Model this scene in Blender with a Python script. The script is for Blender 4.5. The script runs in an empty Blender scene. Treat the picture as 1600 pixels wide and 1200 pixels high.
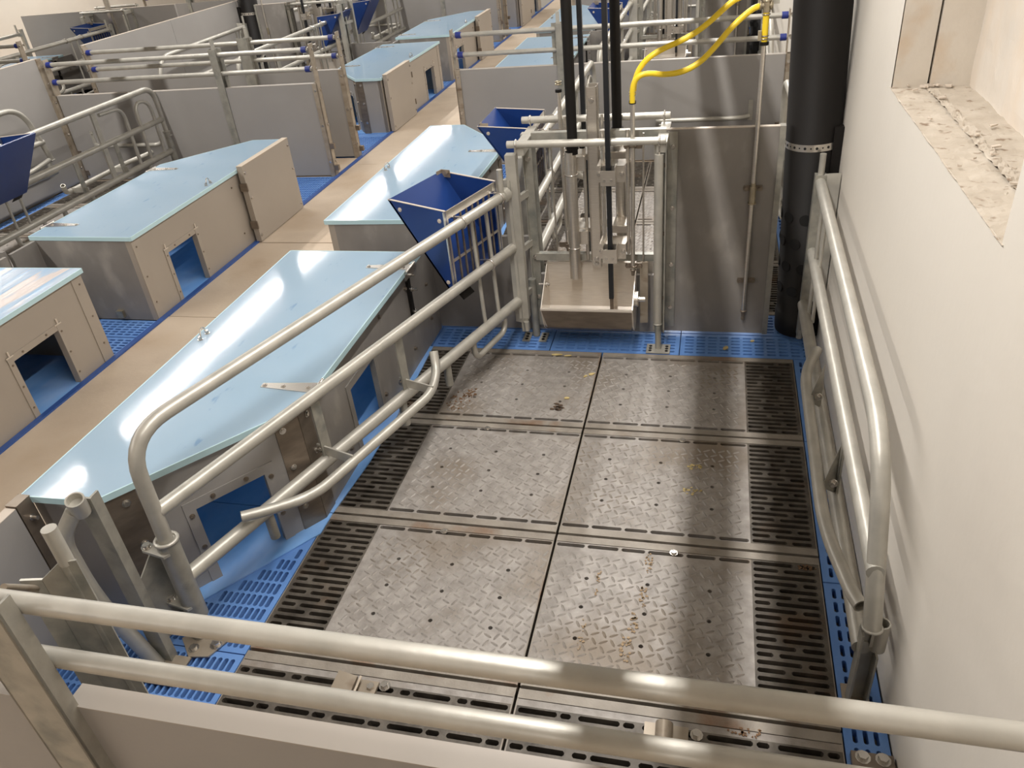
import bpy, math, random
from mathutils import Vector, Matrix, noise

random.seed(7)
SC = bpy.context.scene
COL = SC.collection

# ------------------------------------------------------------------ camera
cam_d = bpy.data.cameras.new('camera')
cam = bpy.data.objects.new('camera', cam_d)
COL.objects.link(cam)
_rx = Vector((0.97088653, 0.22174062, -0.09061153))       # image right
_ry = Vector((0.04552845, -0.54219869, -0.83901594))      # image down
_rz = Vector((-0.23517337, 0.81046387, -0.53650891))      # viewing direction
_m = Matrix((_rx, -_ry, -_rz)).transposed().to_4x4()
_m.translation = Vector((0.4488061, -1.89303871, 1.84382113))
cam.matrix_world = _m
cam_d.sensor_width = 36.0
cam_d.lens = 1227.26 / 1600.0 * 36.0
cam_d.clip_start = 0.02
cam_d.clip_end = 100
SC.camera = cam

# ------------------------------------------------------------------ view, world, lights
SC.view_settings.view_transform = 'Standard'
SC.view_settings.look = 'None'
SC.view_settings.gamma = 1.0
SC.view_settings.use_curve_mapping = False
SC.view_settings.exposure = 0.0
w = bpy.data.worlds.new('world'); SC.world = w; w.use_nodes = True
w.node_tree.nodes['Background'].inputs[0].default_value = (1.0, 0.93, 0.84, 1)
w.node_tree.nodes['Background'].inputs[1].default_value = 0.02
LAMP_W = 62.0
LAMP_COL = (1.0, 0.968, 0.928)
LAMP_Z = 2.6
LAMP_X = (0.05, -4.02, -8.95)
LAMP_Y = [round(-5.95 + 3.2 * k, 4) for k in range(7)]
for lx in LAMP_X:
    for ly in LAMP_Y:
        if lx < -6 and not (4 < ly < 11): continue
        if lx > 0: ly -= .7
        if lx > 0 and -4 < ly < -1: continue
        ld = bpy.data.lights.new('tube_light', 'AREA')
        ld.shape = 'RECTANGLE'; ld.size = 0.025; ld.size_y = 2.7
        ld.energy = LAMP_W; ld.color = LAMP_COL
        lo = bpy.data.objects.new('tube_light', ld)
        lo.location = (lx, ly, LAMP_Z - 0.055)
        COL.objects.link(lo)

# ------------------------------------------------------------------ materials
def lin(r, g, b):
    f = lambda c: (c / 255) / 12.92 if c / 255 <= 0.04045 else ((c / 255 + 0.055) / 1.055) ** 2.4
    return (f(r), f(g), f(b), 1)

def material(name, c1, c2=None, scale=8.0, rough=0.5, metal=0.0, bump=0.0, bscale=60.0, spec=0.5,
             patch=None, pscale=3.0, plo=0.55, phi=0.7, stretch=None, detail=4.0, rough2=None, coat=0.0):
    m = bpy.data.materials.new(name); m.use_nodes = True
    nt = m.node_tree; N = nt.nodes; L = nt.links
    b = N['Principled BSDF']
    b.inputs['Roughness'].default_value = rough
    b.inputs['Metallic'].default_value = metal
    b.inputs['Specular IOR Level'].default_value = spec
    b.inputs['Coat Weight'].default_value = coat
    b.inputs['Coat Roughness'].default_value = 0.08
    tc = N.new('ShaderNodeTexCoord')
    src = tc.outputs['Object']
    oi = N.new('ShaderNodeObjectInfo'); sc_ = N.new('ShaderNodeVectorMath'); sc_.operation = 'SCALE'; sc_.inputs[0].default_value = (7, 13, 5)
    L.new(oi.outputs['Random'], sc_.inputs['Scale']); ad_ = N.new('ShaderNodeVectorMath'); L.new(src, ad_.inputs[0]); L.new(sc_.outputs[0], ad_.inputs[1]); src = ad_.outputs[0]
    if stretch:
        mp = N.new('ShaderNodeMapping'); mp.inputs['Scale'].default_value = stretch
        L.new(src, mp.inputs['Vector']); src = mp.outputs['Vector']
    no = N.new('ShaderNodeTexNoise'); no.inputs['Scale'].default_value = scale; no.inputs['Detail'].default_value = detail
    L.new(src, no.inputs['Vector'])
    rp = N.new('ShaderNodeValToRGB')
    rp.color_ramp.elements[0].position = 0.3; rp.color_ramp.elements[1].position = 0.7
    rp.color_ramp.elements[0].color = c1; rp.color_ramp.elements[1].color = c2 or c1
    L.new(no.outputs['Fac'], rp.inputs['Fac'])
    col = rp.outputs['Color']
    if patch:
        n2 = N.new('ShaderNodeTexNoise'); n2.inputs['Scale'].default_value = pscale; n2.inputs['Detail'].default_value = 6
        L.new(src, n2.inputs['Vector'])
        r2 = N.new('ShaderNodeValToRGB')
        r2.color_ramp.elements[0].position = plo; r2.color_ramp.elements[1].position = phi
        r2.color_ramp.elements[0].color = (0, 0, 0, 1); r2.color_ramp.elements[1].color = (1, 1, 1, 1)
        L.new(n2.outputs['Fac'], r2.inputs['Fac'])
        mx = N.new('ShaderNodeMix'); mx.data_type = 'RGBA'
        L.new(r2.outputs['Color'], mx.inputs['Factor']); L.new(col, mx.inputs['A']); mx.inputs['B'].default_value = patch
        col = mx.outputs['Result']
    L.new(col, b.inputs['Base Color'])
    if rough2 is not None:
        mr = N.new('ShaderNodeMapRange'); mr.inputs['To Min'].default_value = rough; mr.inputs['To Max'].default_value = rough2
        L.new(no.outputs['Fac'], mr.inputs['Value']); L.new(mr.outputs['Result'], b.inputs['Roughness'])
    if bump:
        n3 = N.new('ShaderNodeTexNoise'); n3.inputs['Scale'].default_value = bscale; n3.inputs['Detail'].default_value = 3
        L.new(src, n3.inputs['Vector'])
        bp = N.new('ShaderNodeBump'); bp.inputs['Strength'].default_value = bump; bp.inputs['Distance'].default_value = 0.01
        L.new(n3.outputs['Fac'], bp.inputs['Height']); L.new(bp.outputs['Normal'], b.inputs['Normal'])
    return m

M = {}
M['galv'] = material('galvanised_steel', lin(172, 168, 159), lin(190, 186, 176), 14, 0.4, 0.4, bump=0.06, bscale=40, patch=lin(166, 163, 154), pscale=9, plo=0.55, phi=0.8)
M['galv_dark'] = material('dull_galvanised_steel', lin(150, 147, 138), lin(170, 166, 156), 18, 0.42, 0.4, bump=0.06, bscale=60, patch=lin(128, 130, 124), pscale=14, plo=0.5, phi=0.72)
M['stainless'] = material('stainless_steel', lin(212, 205, 196), lin(224, 218, 208), 30, 0.28, 0.9, stretch=(1, 1, 12))
M['trough'] = material('brushed_trough_steel', lin(214, 205, 194), lin(224, 216, 205), 20, 0.3, 0.5, stretch=(1, 8, 8))
M['strip'] = material('dark_steel_strip', lin(120, 108, 96), lin(140, 128, 114), 12, 0.4, 0.6, stretch=(1, 1, 3))  # dark strips; also colours the shade on the trough apron
M['bar'] = material('stained_steel_bar', lin(150, 138, 122), lin(172, 160, 144), 10, 0.45, 0.35, stretch=(1, 1, 2), patch=lin(110, 90, 72), pscale=8, plo=0.6, phi=0.75)
M['bolt'] = material('bolt_steel', lin(200, 195, 188), None, 5, 0.25, 0.9)
M['iron'] = material('cast_iron', lin(132, 126, 120), lin(164, 158, 152), 26, 0.5, 0.1, bump=0.15, bscale=90, patch=lin(124, 112, 98), pscale=3.2, plo=0.5, phi=0.72, spec=0.5, detail=8)
M['iron_dark'] = material('dark_cast_iron', lin(64, 58, 51), lin(104, 97, 88), 16, 0.5, 0.15, bump=0.2, bscale=90, patch=lin(96, 74, 54), pscale=5, plo=0.6, phi=0.8)
M['joist'] = material('worn_iron_edge', lin(128, 120, 110), lin(154, 146, 135), 12, 0.5, 0.1, bump=0.15, bscale=80, patch=lin(120, 86, 58), pscale=5, plo=0.57, phi=0.72)
M['blue_slat'] = material('blue_plastic', lin(92, 134, 198), lin(106, 147, 208), 5, 0.42, 0.0, bump=0.05)
M['blue_mat'] = material('worn_blue_plastic', lin(108, 158, 222), lin(130, 176, 232), 6, 0.5, 0.0, patch=lin(150, 178, 224), pscale=4, plo=0.52, phi=0.8, stretch=(2, 1, 1))
M['blue_edge'] = material('dark_blue_plastic', lin(52, 84, 148), None, 5, 0.45)
M['blue_cap'] = material('blue_rail_cap', lin(34, 48, 122), None, 5, 0.5)
M['hopper'] = material('deep_blue_board', lin(22, 50, 106), lin(26, 56, 116), 4, 0.28, 0.0)
M['grey'] = material('grey_plastic_board', lin(147, 143, 139), lin(153, 149, 145), 2.5, 0.4, 0.0, bump=0.02, bscale=120)
M['grey_old'] = material('scuffed_grey_board', lin(126, 121, 116), lin(140, 135, 129), 7, 0.45, 0.0, patch=lin(164, 157, 149), pscale=7, plo=0.55, phi=0.8, stretch=(1, 1, .6))
M['panel_top'] = material('board_top_edge', lin(164, 156, 147), None, 5, 0.5)
M['grey_edge'] = material('pale_board_edge', lin(196, 184, 170), None, 5, 0.5)
M['tan'] = material('taupe_plastic_board', lin(156, 146, 134), lin(161, 151, 139), 2.5, 0.42, 0.0)  # grey board; warm bounce from the aisle concrete is put into the colour
M['tan_edge'] = material('cut_board_edge', lin(188, 172, 152), None, 5, 0.55)
M['concrete'] = material('worn_concrete', lin(192, 174, 154), lin(204, 187, 166), 5, 0.7, 0.0, bump=0.08, bscale=50, patch=lin(178, 156, 132), pscale=2.5, plo=0.5, phi=0.75)
M['joint'] = material('slab_joint', lin(70, 58, 46), None, 5, 0.9)
M['pit'] = material('dark_pit', lin(20, 18, 16), None, 5, 0.9)
M['wall'] = material('cream_painted_wall', lin(211, 204, 193), lin(216, 209, 198), 1.3, 0.6, 0.0, bump=0.06, bscale=30, patch=lin(204, 196, 185), pscale=0.9, plo=0.5, phi=0.75)
M['plaster'] = material('crumbling_plaster', lin(168, 157, 142), lin(184, 174, 160), 14, 0.8, 0.0, bump=0.3, bscale=40, patch=lin(128, 110, 92), pscale=34, plo=0.6, phi=0.7)
M['reveal'] = material('aged_window_reveal', lin(196, 187, 174), lin(206, 198, 186), 6, 0.7, 0.0, bump=0.1, patch=lin(188, 160, 128), pscale=4, plo=0.55, phi=0.75)
M['infill'] = material('window_infill_board', lin(204, 195, 184), lin(212, 204, 193), 3, 0.6, 0.0, bump=0.08, patch=lin(212, 190, 164), pscale=2.2, plo=0.52, phi=0.72, stretch=(1, 1, .5))
M['black'] = material('black_plastic_pipe', lin(19, 16, 14), lin(23, 20, 18), 4, 0.55, 0.0, spec=0.25)
M['black_hole'] = material('black_pipe_opening', lin(10, 9, 8), None, 4, 0.7)
M['black_rod'] = material('black_tube', lin(24, 26, 30), None, 4, 0.35)
M['yellow'] = material('yellow_hose', lin(232, 200, 40), lin(238, 206, 46), 6, 0.35)
M['brass'] = material('plated_fitting', lin(186, 174, 150), lin(150, 140, 120), 30, 0.3, 0.7)
M['chip'] = material('straw_coloured_crumb', lin(214, 194, 140), lin(190, 168, 110), 30, 0.8)
M['dung'] = material('dark_dirt', lin(70, 56, 44), lin(92, 74, 58), 30, 0.9)
M['white_paint'] = material('grey_ceiling', lin(232, 229, 222), None, 3, 0.7)
M['lampwhite'] = material('lamp_housing', lin(230, 230, 226), None, 3, 0.5)

def lid_material():
    m = material('pale_blue_film_board', lin(188, 214, 232), lin(200, 222, 238), 2.2, 0.075, 0.0, spec=0.8)
    nt = m.node_tree; N = nt.nodes; L = nt.links; b = N['Principled BSDF']
    tc = [n for n in N if n.type == 'TEX_COORD'][0]
    # faint blue print of the protective film
    mp = N.new('ShaderNodeMapping'); mp.inputs['Scale'].default_value = (26, 9, 1)
    L.new(tc.outputs['Object'], mp.inputs['Vector'])
    n1 = N.new('ShaderNodeTexNoise'); n1.inputs['Scale'].default_value = 1.0; n1.inputs['Detail'].default_value = 5
    L.new(mp.outputs['Vector'], n1.inputs['Vector'])
    r1 = N.new('ShaderNodeValToRGB'); r1.color_ramp.elements[0].position = 0.66; r1.color_ramp.elements[1].position = 0.74
    r1.color_ramp.elements[0].color = (0, 0, 0, 1); r1.color_ramp.elements[1].color = (.55, .55, .55, 1)
    L.new(n1.outputs['Fac'], r1.inputs['Fac'])
    old = b.inputs['Base Color'].links[0].from_socket
    mx = N.new('ShaderNodeMix'); mx.data_type = 'RGBA'
    L.new(r1.outputs['Color'], mx.inputs['Factor']); L.new(old, mx.inputs['A']); mx.inputs['B'].default_value = lin(104, 150, 200)
    L.new(mx.outputs['Result'], b.inputs['Base Color'])
    # fine waviness of the twin-wall sheet
    wv = N.new('ShaderNodeTexWave'); wv.wave_type = 'BANDS'; wv.bands_direction = 'Y'
    wv.inputs['Scale'].default_value = 14; wv.inputs['Distortion'].default_value = 0.6; wv.inputs['Detail'].default_value = 1
    L.new(tc.outputs['Object'], wv.inputs['Vector'])
    n2 = N.new('ShaderNodeTexNoise'); n2.inputs['Scale'].default_value = 3; L.new(tc.outputs['Object'], n2.inputs['Vector'])
    ad = N.new('ShaderNodeMath'); ad.operation = 'MULTIPLY_ADD'; ad.inputs[1].default_value = 0.05
    L.new(wv.outputs['Fac'], ad.inputs[0]); L.new(n2.outputs['Fac'], ad.inputs[2])
    bp = N.new('ShaderNodeBump'); bp.inputs['Strength'].default_value = 0.05; bp.inputs['Distance'].default_value = 0.01
    L.new(ad.outputs[0], bp.inputs['Height']); L.new(bp.outputs['Normal'], b.inputs['Normal'])
    return m
M['lid'] = lid_material()
_nt = M['lid'].node_tree                              # the sheet lets some light through into the hut
_tr = _nt.nodes.new('ShaderNodeBsdfTranslucent'); _tr.inputs['Color'].default_value = lin(176, 208, 228)
_ms = _nt.nodes.new('ShaderNodeMixShader'); _ms.inputs[0].default_value = 0.4
_nt.links.new(_nt.nodes['Principled BSDF'].outputs[0], _ms.inputs[1]); _nt.links.new(_tr.outputs[0], _ms.inputs[2])
_nt.links.new(_ms.outputs[0], _nt.nodes['Material Output'].inputs[0])
M['film'] = material('loose_wrinkled_film', lin(150, 188, 222), lin(200, 206, 214), 2, 0.2, 0.0, bump=0.6, bscale=2, stretch=(9, 1.1, 1), patch=lin(216, 206, 202), pscale=1.4, plo=0.55, phi=0.6)
M['lid_edge'] = material('pale_lid_edge', lin(186, 216, 222), None, 4, 0.4)

# ------------------------------------------------------------------ mesh helpers
class MB:
    """Collects shapes and links them as one mesh object."""
    def __init__(s): s.v = []; s.f = []; s.sm = []
    def add(s, vs, fs, smooth=False):
        o = len(s.v); s.v += [tuple(p) for p in vs]
        for f in fs: s.f.append([i + o for i in f]); s.sm.append(smooth)
        return s
    def box(s, x0, x1, y0, y1, z0, z1):
        return s.add([(x0, y0, z0), (x1, y0, z0), (x1, y1, z0), (x0, y1, z0), (x0, y0, z1), (x1, y0, z1), (x1, y1, z1), (x0, y1, z1)],
                     [(3, 2, 1, 0), (4, 5, 6, 7), (0, 1, 5, 4), (1, 2, 6, 5), (2, 3, 7, 6), (3, 0, 4, 7)])
    def slab(s, poly, z0, z1):
        n = len(poly)
        return s.add([(x, y, z0) for x, y in poly] + [(x, y, z1) for x, y in poly],
                     [list(range(n))[::-1], list(range(n, 2 * n))] + [(i, (i + 1) % n, n + (i + 1) % n, n + i) for i in range(n)])
    def extrude(s, pts, d):
        """a flat polygon of 3-D points given a thickness vector"""
        n = len(pts); d = Vector(d)
        return s.add([Vector(p) for p in pts] + [Vector(p) + d for p in pts],
                     [list(range(n))[::-1], list(range(n, 2 * n))] + [(i, (i + 1) % n, n + (i + 1) % n, n + i) for i in range(n)])
    def beam(s, a, b, wd, h, up=(0, 0, 1)):
        """rectangular bar between two points: wd across, h along up"""
        a = Vector(a); b = Vector(b); t = (b - a).normalized(); up = Vector(up)
        sx = t.cross(up)
        if sx.length < 1e-4: sx = t.cross(Vector((0, 1, 0)))
        sx.normalize(); uy = sx.cross(t).normalized()
        q = [(-1, -1), (1, -1), (1, 1), (-1, 1)]
        vs = [p + sx * (i * wd / 2) + uy * (j * h / 2) for p in (a, b) for i, j in q]
        return s.add(vs, [(3, 2, 1, 0), (4, 5, 6, 7), (0, 1, 5, 4), (1, 2, 6, 5), (2, 3, 7, 6), (3, 0, 4, 7)])
    def tube(s, pts, r, n=12, cap=True, hollow=0.0):
        pts = [Vector(p) for p in pts]
        pts = [p for i, p in enumerate(pts) if i == 0 or (p - pts[i - 1]).length > 1e-5]
        rr = r if isinstance(r, (list, tuple)) else [r] * len(pts)
        ts = []
        for i in range(len(pts)):
            if i == 0: t = pts[1] - pts[0]
            elif i == len(pts) - 1: t = pts[-1] - pts[-2]
            else: t = (pts[i] - pts[i - 1]).normalized() + (pts[i + 1] - pts[i]).normalized()
            ts.append(t.normalized())
        u = ts[0].orthogonal().normalized(); vs = []; fs = []
        for i, p in enumerate(pts):
            if i:
                u = u - ts[i] * u.dot(ts[i]); u.normalize()
            w_ = ts[i].cross(u)
            for k in range(n):
                a = 2 * math.pi * k / n
                vs.append(p + (u * math.cos(a) + w_ * math.sin(a)) * rr[i])
        for i in range(len(pts) - 1):
            for k in range(n):
                fs.append((i * n + k, i * n + (k + 1) % n, (i + 1) * n + (k + 1) % n, (i + 1) * n + k))
        s.add(vs, fs, True)
        if cap:
            m = (len(pts) - 1) * n
            if not hollow:
                s.add(vs[:n], [list(range(n))[::-1]]); s.add(vs[m:m + n], [list(range(n))])
            else:                                             # an open pipe end: rim and inner bore
                for c, ring, t in ((pts[0], vs[:n], ts[0]), (pts[-1], vs[m:], -ts[-1])):
                    inn = [c + (q - c) * hollow for q in ring]; deep = [q + t * min(r * 3, (pts[-1] - pts[0]).length * .4) for q in inn]
                    s.add(list(ring) + inn + deep,
                          [(k, (k + 1) % n, n + (k + 1) % n, n + k) for k in range(n)] +
                          [(n + k, n + (k + 1) % n, 2 * n + (k + 1) % n, 2 * n + k) for k in range(n)] + [list(range(2 * n, 3 * n))])
        return s
    def ring(s, c, axis, R, r, n=14, k=6):
        c = Vector(c); ax = Vector(axis).normalized(); u = ax.orthogonal().normalized(); w_ = ax.cross(u)
        vs = []; fs = []
        for i in range(n):
            a = 2 * math.pi * i / n; d = u * math.cos(a) + w_ * math.sin(a)
            for j in range(k):
                b = 2 * math.pi * j / k
                vs.append(c + d * (R + r * math.cos(b)) + ax * (r * math.sin(b)))
        for i in range(n):
            for j in range(k):
                fs.append((i * k + j, ((i + 1) % n) * k + j, ((i + 1) % n) * k + (j + 1) % k, i * k + (j + 1) % k))
        return s.add(vs, fs, True)
    def bolt(s, p, nrm, r=0.009, h=0.008):
        p = Vector(p); nrm = Vector(nrm).normalized()
        s.tube([p - nrm * 0.002, p + nrm * 0.002], r * 1.5, 10)
        s.tube([p + nrm * 0.002, p + nrm * (h)], r, 6)
        return s
    EACH = {'corner_trim', 'folded_rim', 'doorway_corner', 'doorway_trim', 'hinge', 'gate_hook', 'guide_rod', 'plate_hole', 'rod', 'window_reveal', 'hinge_ear', 'locking_pin', 'hose_clip', 'foot_bolt', 'bracket_bolt'}
    def islands(s):
        p = list(range(len(s.v)))
        def find(i):
            while p[i] != i: p[i] = p[p[i]]; i = p[i]
            return i
        for f in s.f:
            for i in f[1:]: p[find(i)] = find(f[0])
        groups = {}
        for f, sm in zip(s.f, s.sm): groups.setdefault(find(f[0]), []).append((f, sm))
        out = []
        for fs in groups.values():
            idx = {}; q = MB()
            for f, sm in fs:
                q.f.append([idx.setdefault(i, len(idx)) for i in f]); q.sm.append(sm)
            q.v = [s.v[i] for i in idx]; out.append(q)
        return out
    def build(s, name, m, parent=None, kind=None):
        if name in MB.EACH:
            got = s.islands()
            if len(got) > 1: return [q.build(name, m, parent, kind) for q in got][0]
        if name.endswith(('_set', '_hole')) and kind is None and len(s.v) > 60: kind = 'stuff'
        me = bpy.data.meshes.new(name); me.from_pydata(s.v, [], s.f)
        me.polygons.foreach_set('use_smooth', s.sm)
        me.materials.append(M[m] if isinstance(m, str) else m)
        me.update()
        o = bpy.data.objects.new(name, me); COL.objects.link(o)
        if parent is not None: o.parent = parent
        if kind: o['kind'] = kind
        return o

def bend(pts, r, n=6):
    """rounds the corners of a polyline"""
    pts = [Vector(p) for p in pts]; out = [pts[0]]
    for i in range(1, len(pts) - 1):
        p = pts[i]; a = (pts[i - 1] - p); b = (pts[i + 1] - p)
        d = min(r, a.length * 0.49, b.length * 0.49)
        a = p + a.normalized() * d; b = p + b.normalized() * d
        for k in range(n + 1):
            t = k / n
            out.append(a * (1 - t) ** 2 + p * 2 * t * (1 - t) + b * t * t)
    out.append(pts[-1]); return out

def slot_cell(mb, x0, x1, y0, y1, hx0, hx1, hy0, hy1, depth, top=0.0):
    """one rectangle of a floor grid with one round-ended slot through it"""
    if hx1 - hx0 >= hy1 - hy0:
        c = (hy1 - hy0) * 0.3; e = c
    else:
        e = (hx1 - hx0) * 0.3; c = e
    h = [(hx0 + e, hy0), (hx1 - e, hy0), (hx1, hy0 + c), (hx1, hy1 - c), (hx1 - e, hy1), (hx0 + e, hy1), (hx0, hy1 - c), (hx0, hy0 + c)]
    o = [(x0, y0), (x1, y0), (x1, y1), (x0, y1)]
    vs = [(x, y, top) for x, y in o] + [(x, y, top) for x, y in h] + [(x, y, top - depth) for x, y in h]
    fs = [(0, 1, 5, 4), (1, 6, 5), (1, 2, 7, 6), (2, 8, 7), (2, 3, 9, 8), (3, 10, 9), (3, 0, 11, 10), (0, 4, 11)]
    fs += [(4 + i, 4 + (i + 1) % 8, 12 + (i + 1) % 8, 12 + i) for i in range(8)]
    mb.add(vs, fs)

def rect(mb, x0, x1, y0, y1, z=0.0):
    mb.add([(x0, y0, z), (x1, y0, z), (x1, y1, z), (x0, y1, z)], [(0, 1, 2, 3)])

def tag(o, label, cat, group=None):
    o['label'] = label; o['category'] = cat
    if group: o['group'] = group
    return o

def thing(name, label, cat, group=None):
    o = bpy.data.objects.new(name, None); COL.objects.link(o); o.empty_display_size = 0.1
    return tag(o, label, cat, group)

def copy_tree(o, parent=None):
    c = o.copy(); COL.objects.link(c)
    if parent is not None: c.parent = parent
    for ch in o.children: copy_tree(ch, c)
    return c

def struct(name, mb, m, parent=None):
    o = mb.build(name, m, parent)
    if parent is None: o['kind'] = 'structure'
    return o

def settle(root, x, y, z=0.0):
    """moves a thing's origin to its base without moving the thing"""
    seen = set(); off = Vector((x, y, z))
    def walk(o):
        for ch in o.children:
            if ch.type == 'MESH' and ch.data.name not in seen:
                seen.add(ch.data.name); ch.data.transform(Matrix.Translation(-off))
            walk(ch)
    walk(root); root.location = off

# ------------------------------------------------------------------ layout
# Pens stand in mirrored pairs. Everything is modelled once in the coordinates of the front pen
# and copied (mirrored) to the others.
AX0, AY = -1.445, 1.388            # front pen: aisle edge and shared divider
WALL_X = 0.935
PENS = {                            # name: (mirror x, mirror y, centre y, words for labels)
    'R1': (1, 1, 1.388, 'front pen below the window'),
    'R2': (1, -1, 1.388, 'second pen along the window wall'),
    'R3': (1, 1, 6.78, 'third pen along the window wall'),
    'R4': (1, -1, 6.78, 'fourth pen along the window wall'),
    'R5': (1, 1, 12.2, 'fifth pen along the window wall'),
    'L1': (-1, 1, 1.165, 'first pen across the aisle'),
    'L2': (-1, -1, 1.165, 'second pen across the aisle'),
    'L3': (-1, 1, 6.9, 'third pen across the aisle'),
    'L4': (-1, -1, 6.9, 'fourth pen across the aisle'),
    'L5': (-1, 1, 12.5, 'fifth pen across the aisle'),
    'F3': (2, 1, 7.6, 'first pen of the far block'),
    'F4': (2, -1, 7.6, 'second pen of the far block'),
}
def pen_xy(pen, x, y):
    sx, sy, yc, _ = PENS[pen]
    X = x if sx == 1 else (-3.895 - x if sx == -1 else x - 7.0)
    return X, yc + sy * (y - AY)
def pen_scale(pen):
    sx, sy, _, _ = PENS[pen]
    return (1 if sx > 0 else -1, sy, 1)

def spread(root, pens, label, skip_own='R1'):
    """copies a finished thing of the front pen into other pens"""
    x, y, z = root.location; rz = root.rotation_euler.z
    out = []
    for p in pens:
        c = copy_tree(root)
        X, Y = pen_xy(p, x, y); s = pen_scale(p)
        c.location = (X, Y, z); c.scale = s
        if rz:
            c.rotation_euler.z = rz * s[0] * s[1]
        c['label'] = label.format(p=PENS[p][3]); out.append(c)
    return out

# ------------------------------------------------------------------ room shell
b = MB(); rect(b, -9.9, 1.4, -9.2, 15.8, -0.42); struct('floor', b, 'pit')
slab_edges = [(-9.2, -1.35), (-1.35, 1.405), (1.405, 2.43), (2.43, 4.06), (4.06, 6.7), (6.7, 9.4), (9.4, 12.2), (12.2, 15.8)]
fl = bpy.data.objects.new('floor', None); COL.objects.link(fl); fl['kind'] = 'structure'
for i, (y0, y1) in enumerate(slab_edges):
    b = MB(); b.box(-2.425, -1.47, y0 + 0.004, y1 - 0.004, -0.12, 0.002 + 0.0015 * (i % 2)); b.build('concrete_slab', 'concrete', fl)
b = MB(); b.box(-2.425, -1.47, -9.2, 15.8, -0.16, -0.02); b.build('joint_bed', 'joint', fl)
cross = bpy.data.objects.new('floor', None); COL.objects.link(cross); cross['kind'] = 'structure'
for x0, x1, ys in ((-1.47, 1.2, ((-9.2, -1.24), (3.99, 4.44), (9.65, 10.1))), (-4.86, -2.425, ((-9.2, -1.46), (3.77, 4.25), (9.47, 9.9))), (-9.9, -8.45, ((-9.21, 15.81),)), (-6.07, -4.86, ((-9.21, 15.81),))):
    for y0, y1 in ys:
        b = MB(); b.box(x0, x1, y0, y1, -0.12, 0.0); b.build('concrete_slab', 'concrete', cross)
b = MB(); b.box(-2.455, -2.425, -1.46, 15.5, -0.1, 0.012); struct('trim_1', b, 'blue_edge')
b = MB(); b.box(-1.47, -1.44, -1.22, 15.5, -0.1, 0.012); struct('trim_2', b, 'blue_edge')

WY0, WY1, WZ0, WZ1 = -0.49, 0.63, 1.25, 2.25
b = MB()
def wquad(y0, y1, z0, z1): b.add([(WALL_X, y0, z0), (WALL_X, y0, z1), (WALL_X, y1, z1), (WALL_X, y1, z0)], [(0, 1, 2, 3)])
wquad(-9.2, WY0, -0.42, 2.75); wquad(WY1, 15.8, -0.42, 2.75); wquad(WY0, WY1, -0.42, WZ0); wquad(WY0, WY1, WZ1, 2.75)
struct('wall_right', b, 'wall')
b = MB(); b.add([(-9.9, 15.8, -0.42), (1.4, 15.8, -0.42), (1.4, 15.8, 2.75), (-9.9, 15.8, 2.75)], [(0, 1, 2, 3)]); struct('wall_far', b, 'wall')
b = MB(); b.add([(-9.9, -9.2, -0.42), (1.4, -9.2, -0.42), (1.4, -9.2, 2.75), (-9.9, -9.2, 2.75)], [(3, 2, 1, 0)]); struct('wall_near', b, 'wall')
b = MB(); b.add([(-9.9, -9.2, -0.42), (-9.9, 15.8, -0.42), (-9.9, 15.8, 2.75), (-9.9, -9.2, 2.75)], [(3, 2, 1, 0)]); struct('wall_left', b, 'wall')
b = MB(); rect(b, -9.9, 1.4, -9.2, 15.8, 2.75); struct('ceiling', b, 'white_paint')

# window recess with a crumbling sill
def rough_sheet(mb, p0, du, dv, nu, nv, nrm, amp, sc=22.0):
    p0 = Vector(p0); du = Vector(du); dv = Vector(dv); nrm = Vector(nrm)
    vs = []
    for j in range(nv + 1):
        for i in range(nu + 1):
            p = p0 + du * (i / nu) + dv * (j / nv)
            h = noise.fractal(p * sc, 0.9, 2.0, 4) * amp
            vs.append(p + nrm * h)
    fs = [(j * (nu + 1) + i, j * (nu + 1) + i + 1, (j + 1) * (nu + 1) + i + 1, (j + 1) * (nu + 1) + i) for j in range(nv) for i in range(nu)]
    mb.add(vs, fs, False)
win = bpy.data.objects.new('window_1', None); COL.objects.link(win); win['kind'] = 'structure'
b = MB(); rough_sheet(b, (WALL_X - 0.003, WY0 - 0.01, WZ0), (0.215, 0, 0), (0, WY1 - WY0 + 0.02, 0), 22, 112, (0, 0, 1), 0.003); b.build('window_sill', 'plaster', win)
b = MB(); rough_sheet(b, (1.022, WY0, WZ0 + 0.004), (0.026, 0, 0), (0, WY1 - WY0, 0), 6, 120, (0, 0, 1), 0.006, 34)
b.build('frame_ridge', 'plaster', win)
b = MB(); rough_sheet(b, (1.0, WY0 + 0.02, WZ0 - 0.004), (0.03, 0, 0.0), (0, 0.3, 0), 8, 30, (0, 0, 1), 0.009, 40); b.build('loose_plaster', 'plaster', win)
b = MB(); b.box(WALL_X + .003, 1.028, WY1, WY1 + 0.03, WZ0 - 0.02, WZ1); b.box(1.034, 1.15, WY1 - 0.008, WY1 + 0.03, WZ0 - 0.02, WZ1)
b.box(WALL_X + .003, 1.15, WY0 - 0.03, WY0, WZ0 - 0.02, WZ1); b.box(WALL_X + .003, 1.15, WY0, WY1, WZ1, WZ1 + 0.03); b.build('window_reveal', 'reveal', win)
b = MB(); rough_sheet(b, (1.135, WY0 - 0.02, WZ0 - 0.02), (0, 0, 1.05), (0, WY1 - WY0 + 0.04, 0), 40, 40, (-1, 0, 0), 0.005, 6); b.build('infill_board', 'infill', win)
random.seed(3)
b = MB()
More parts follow.
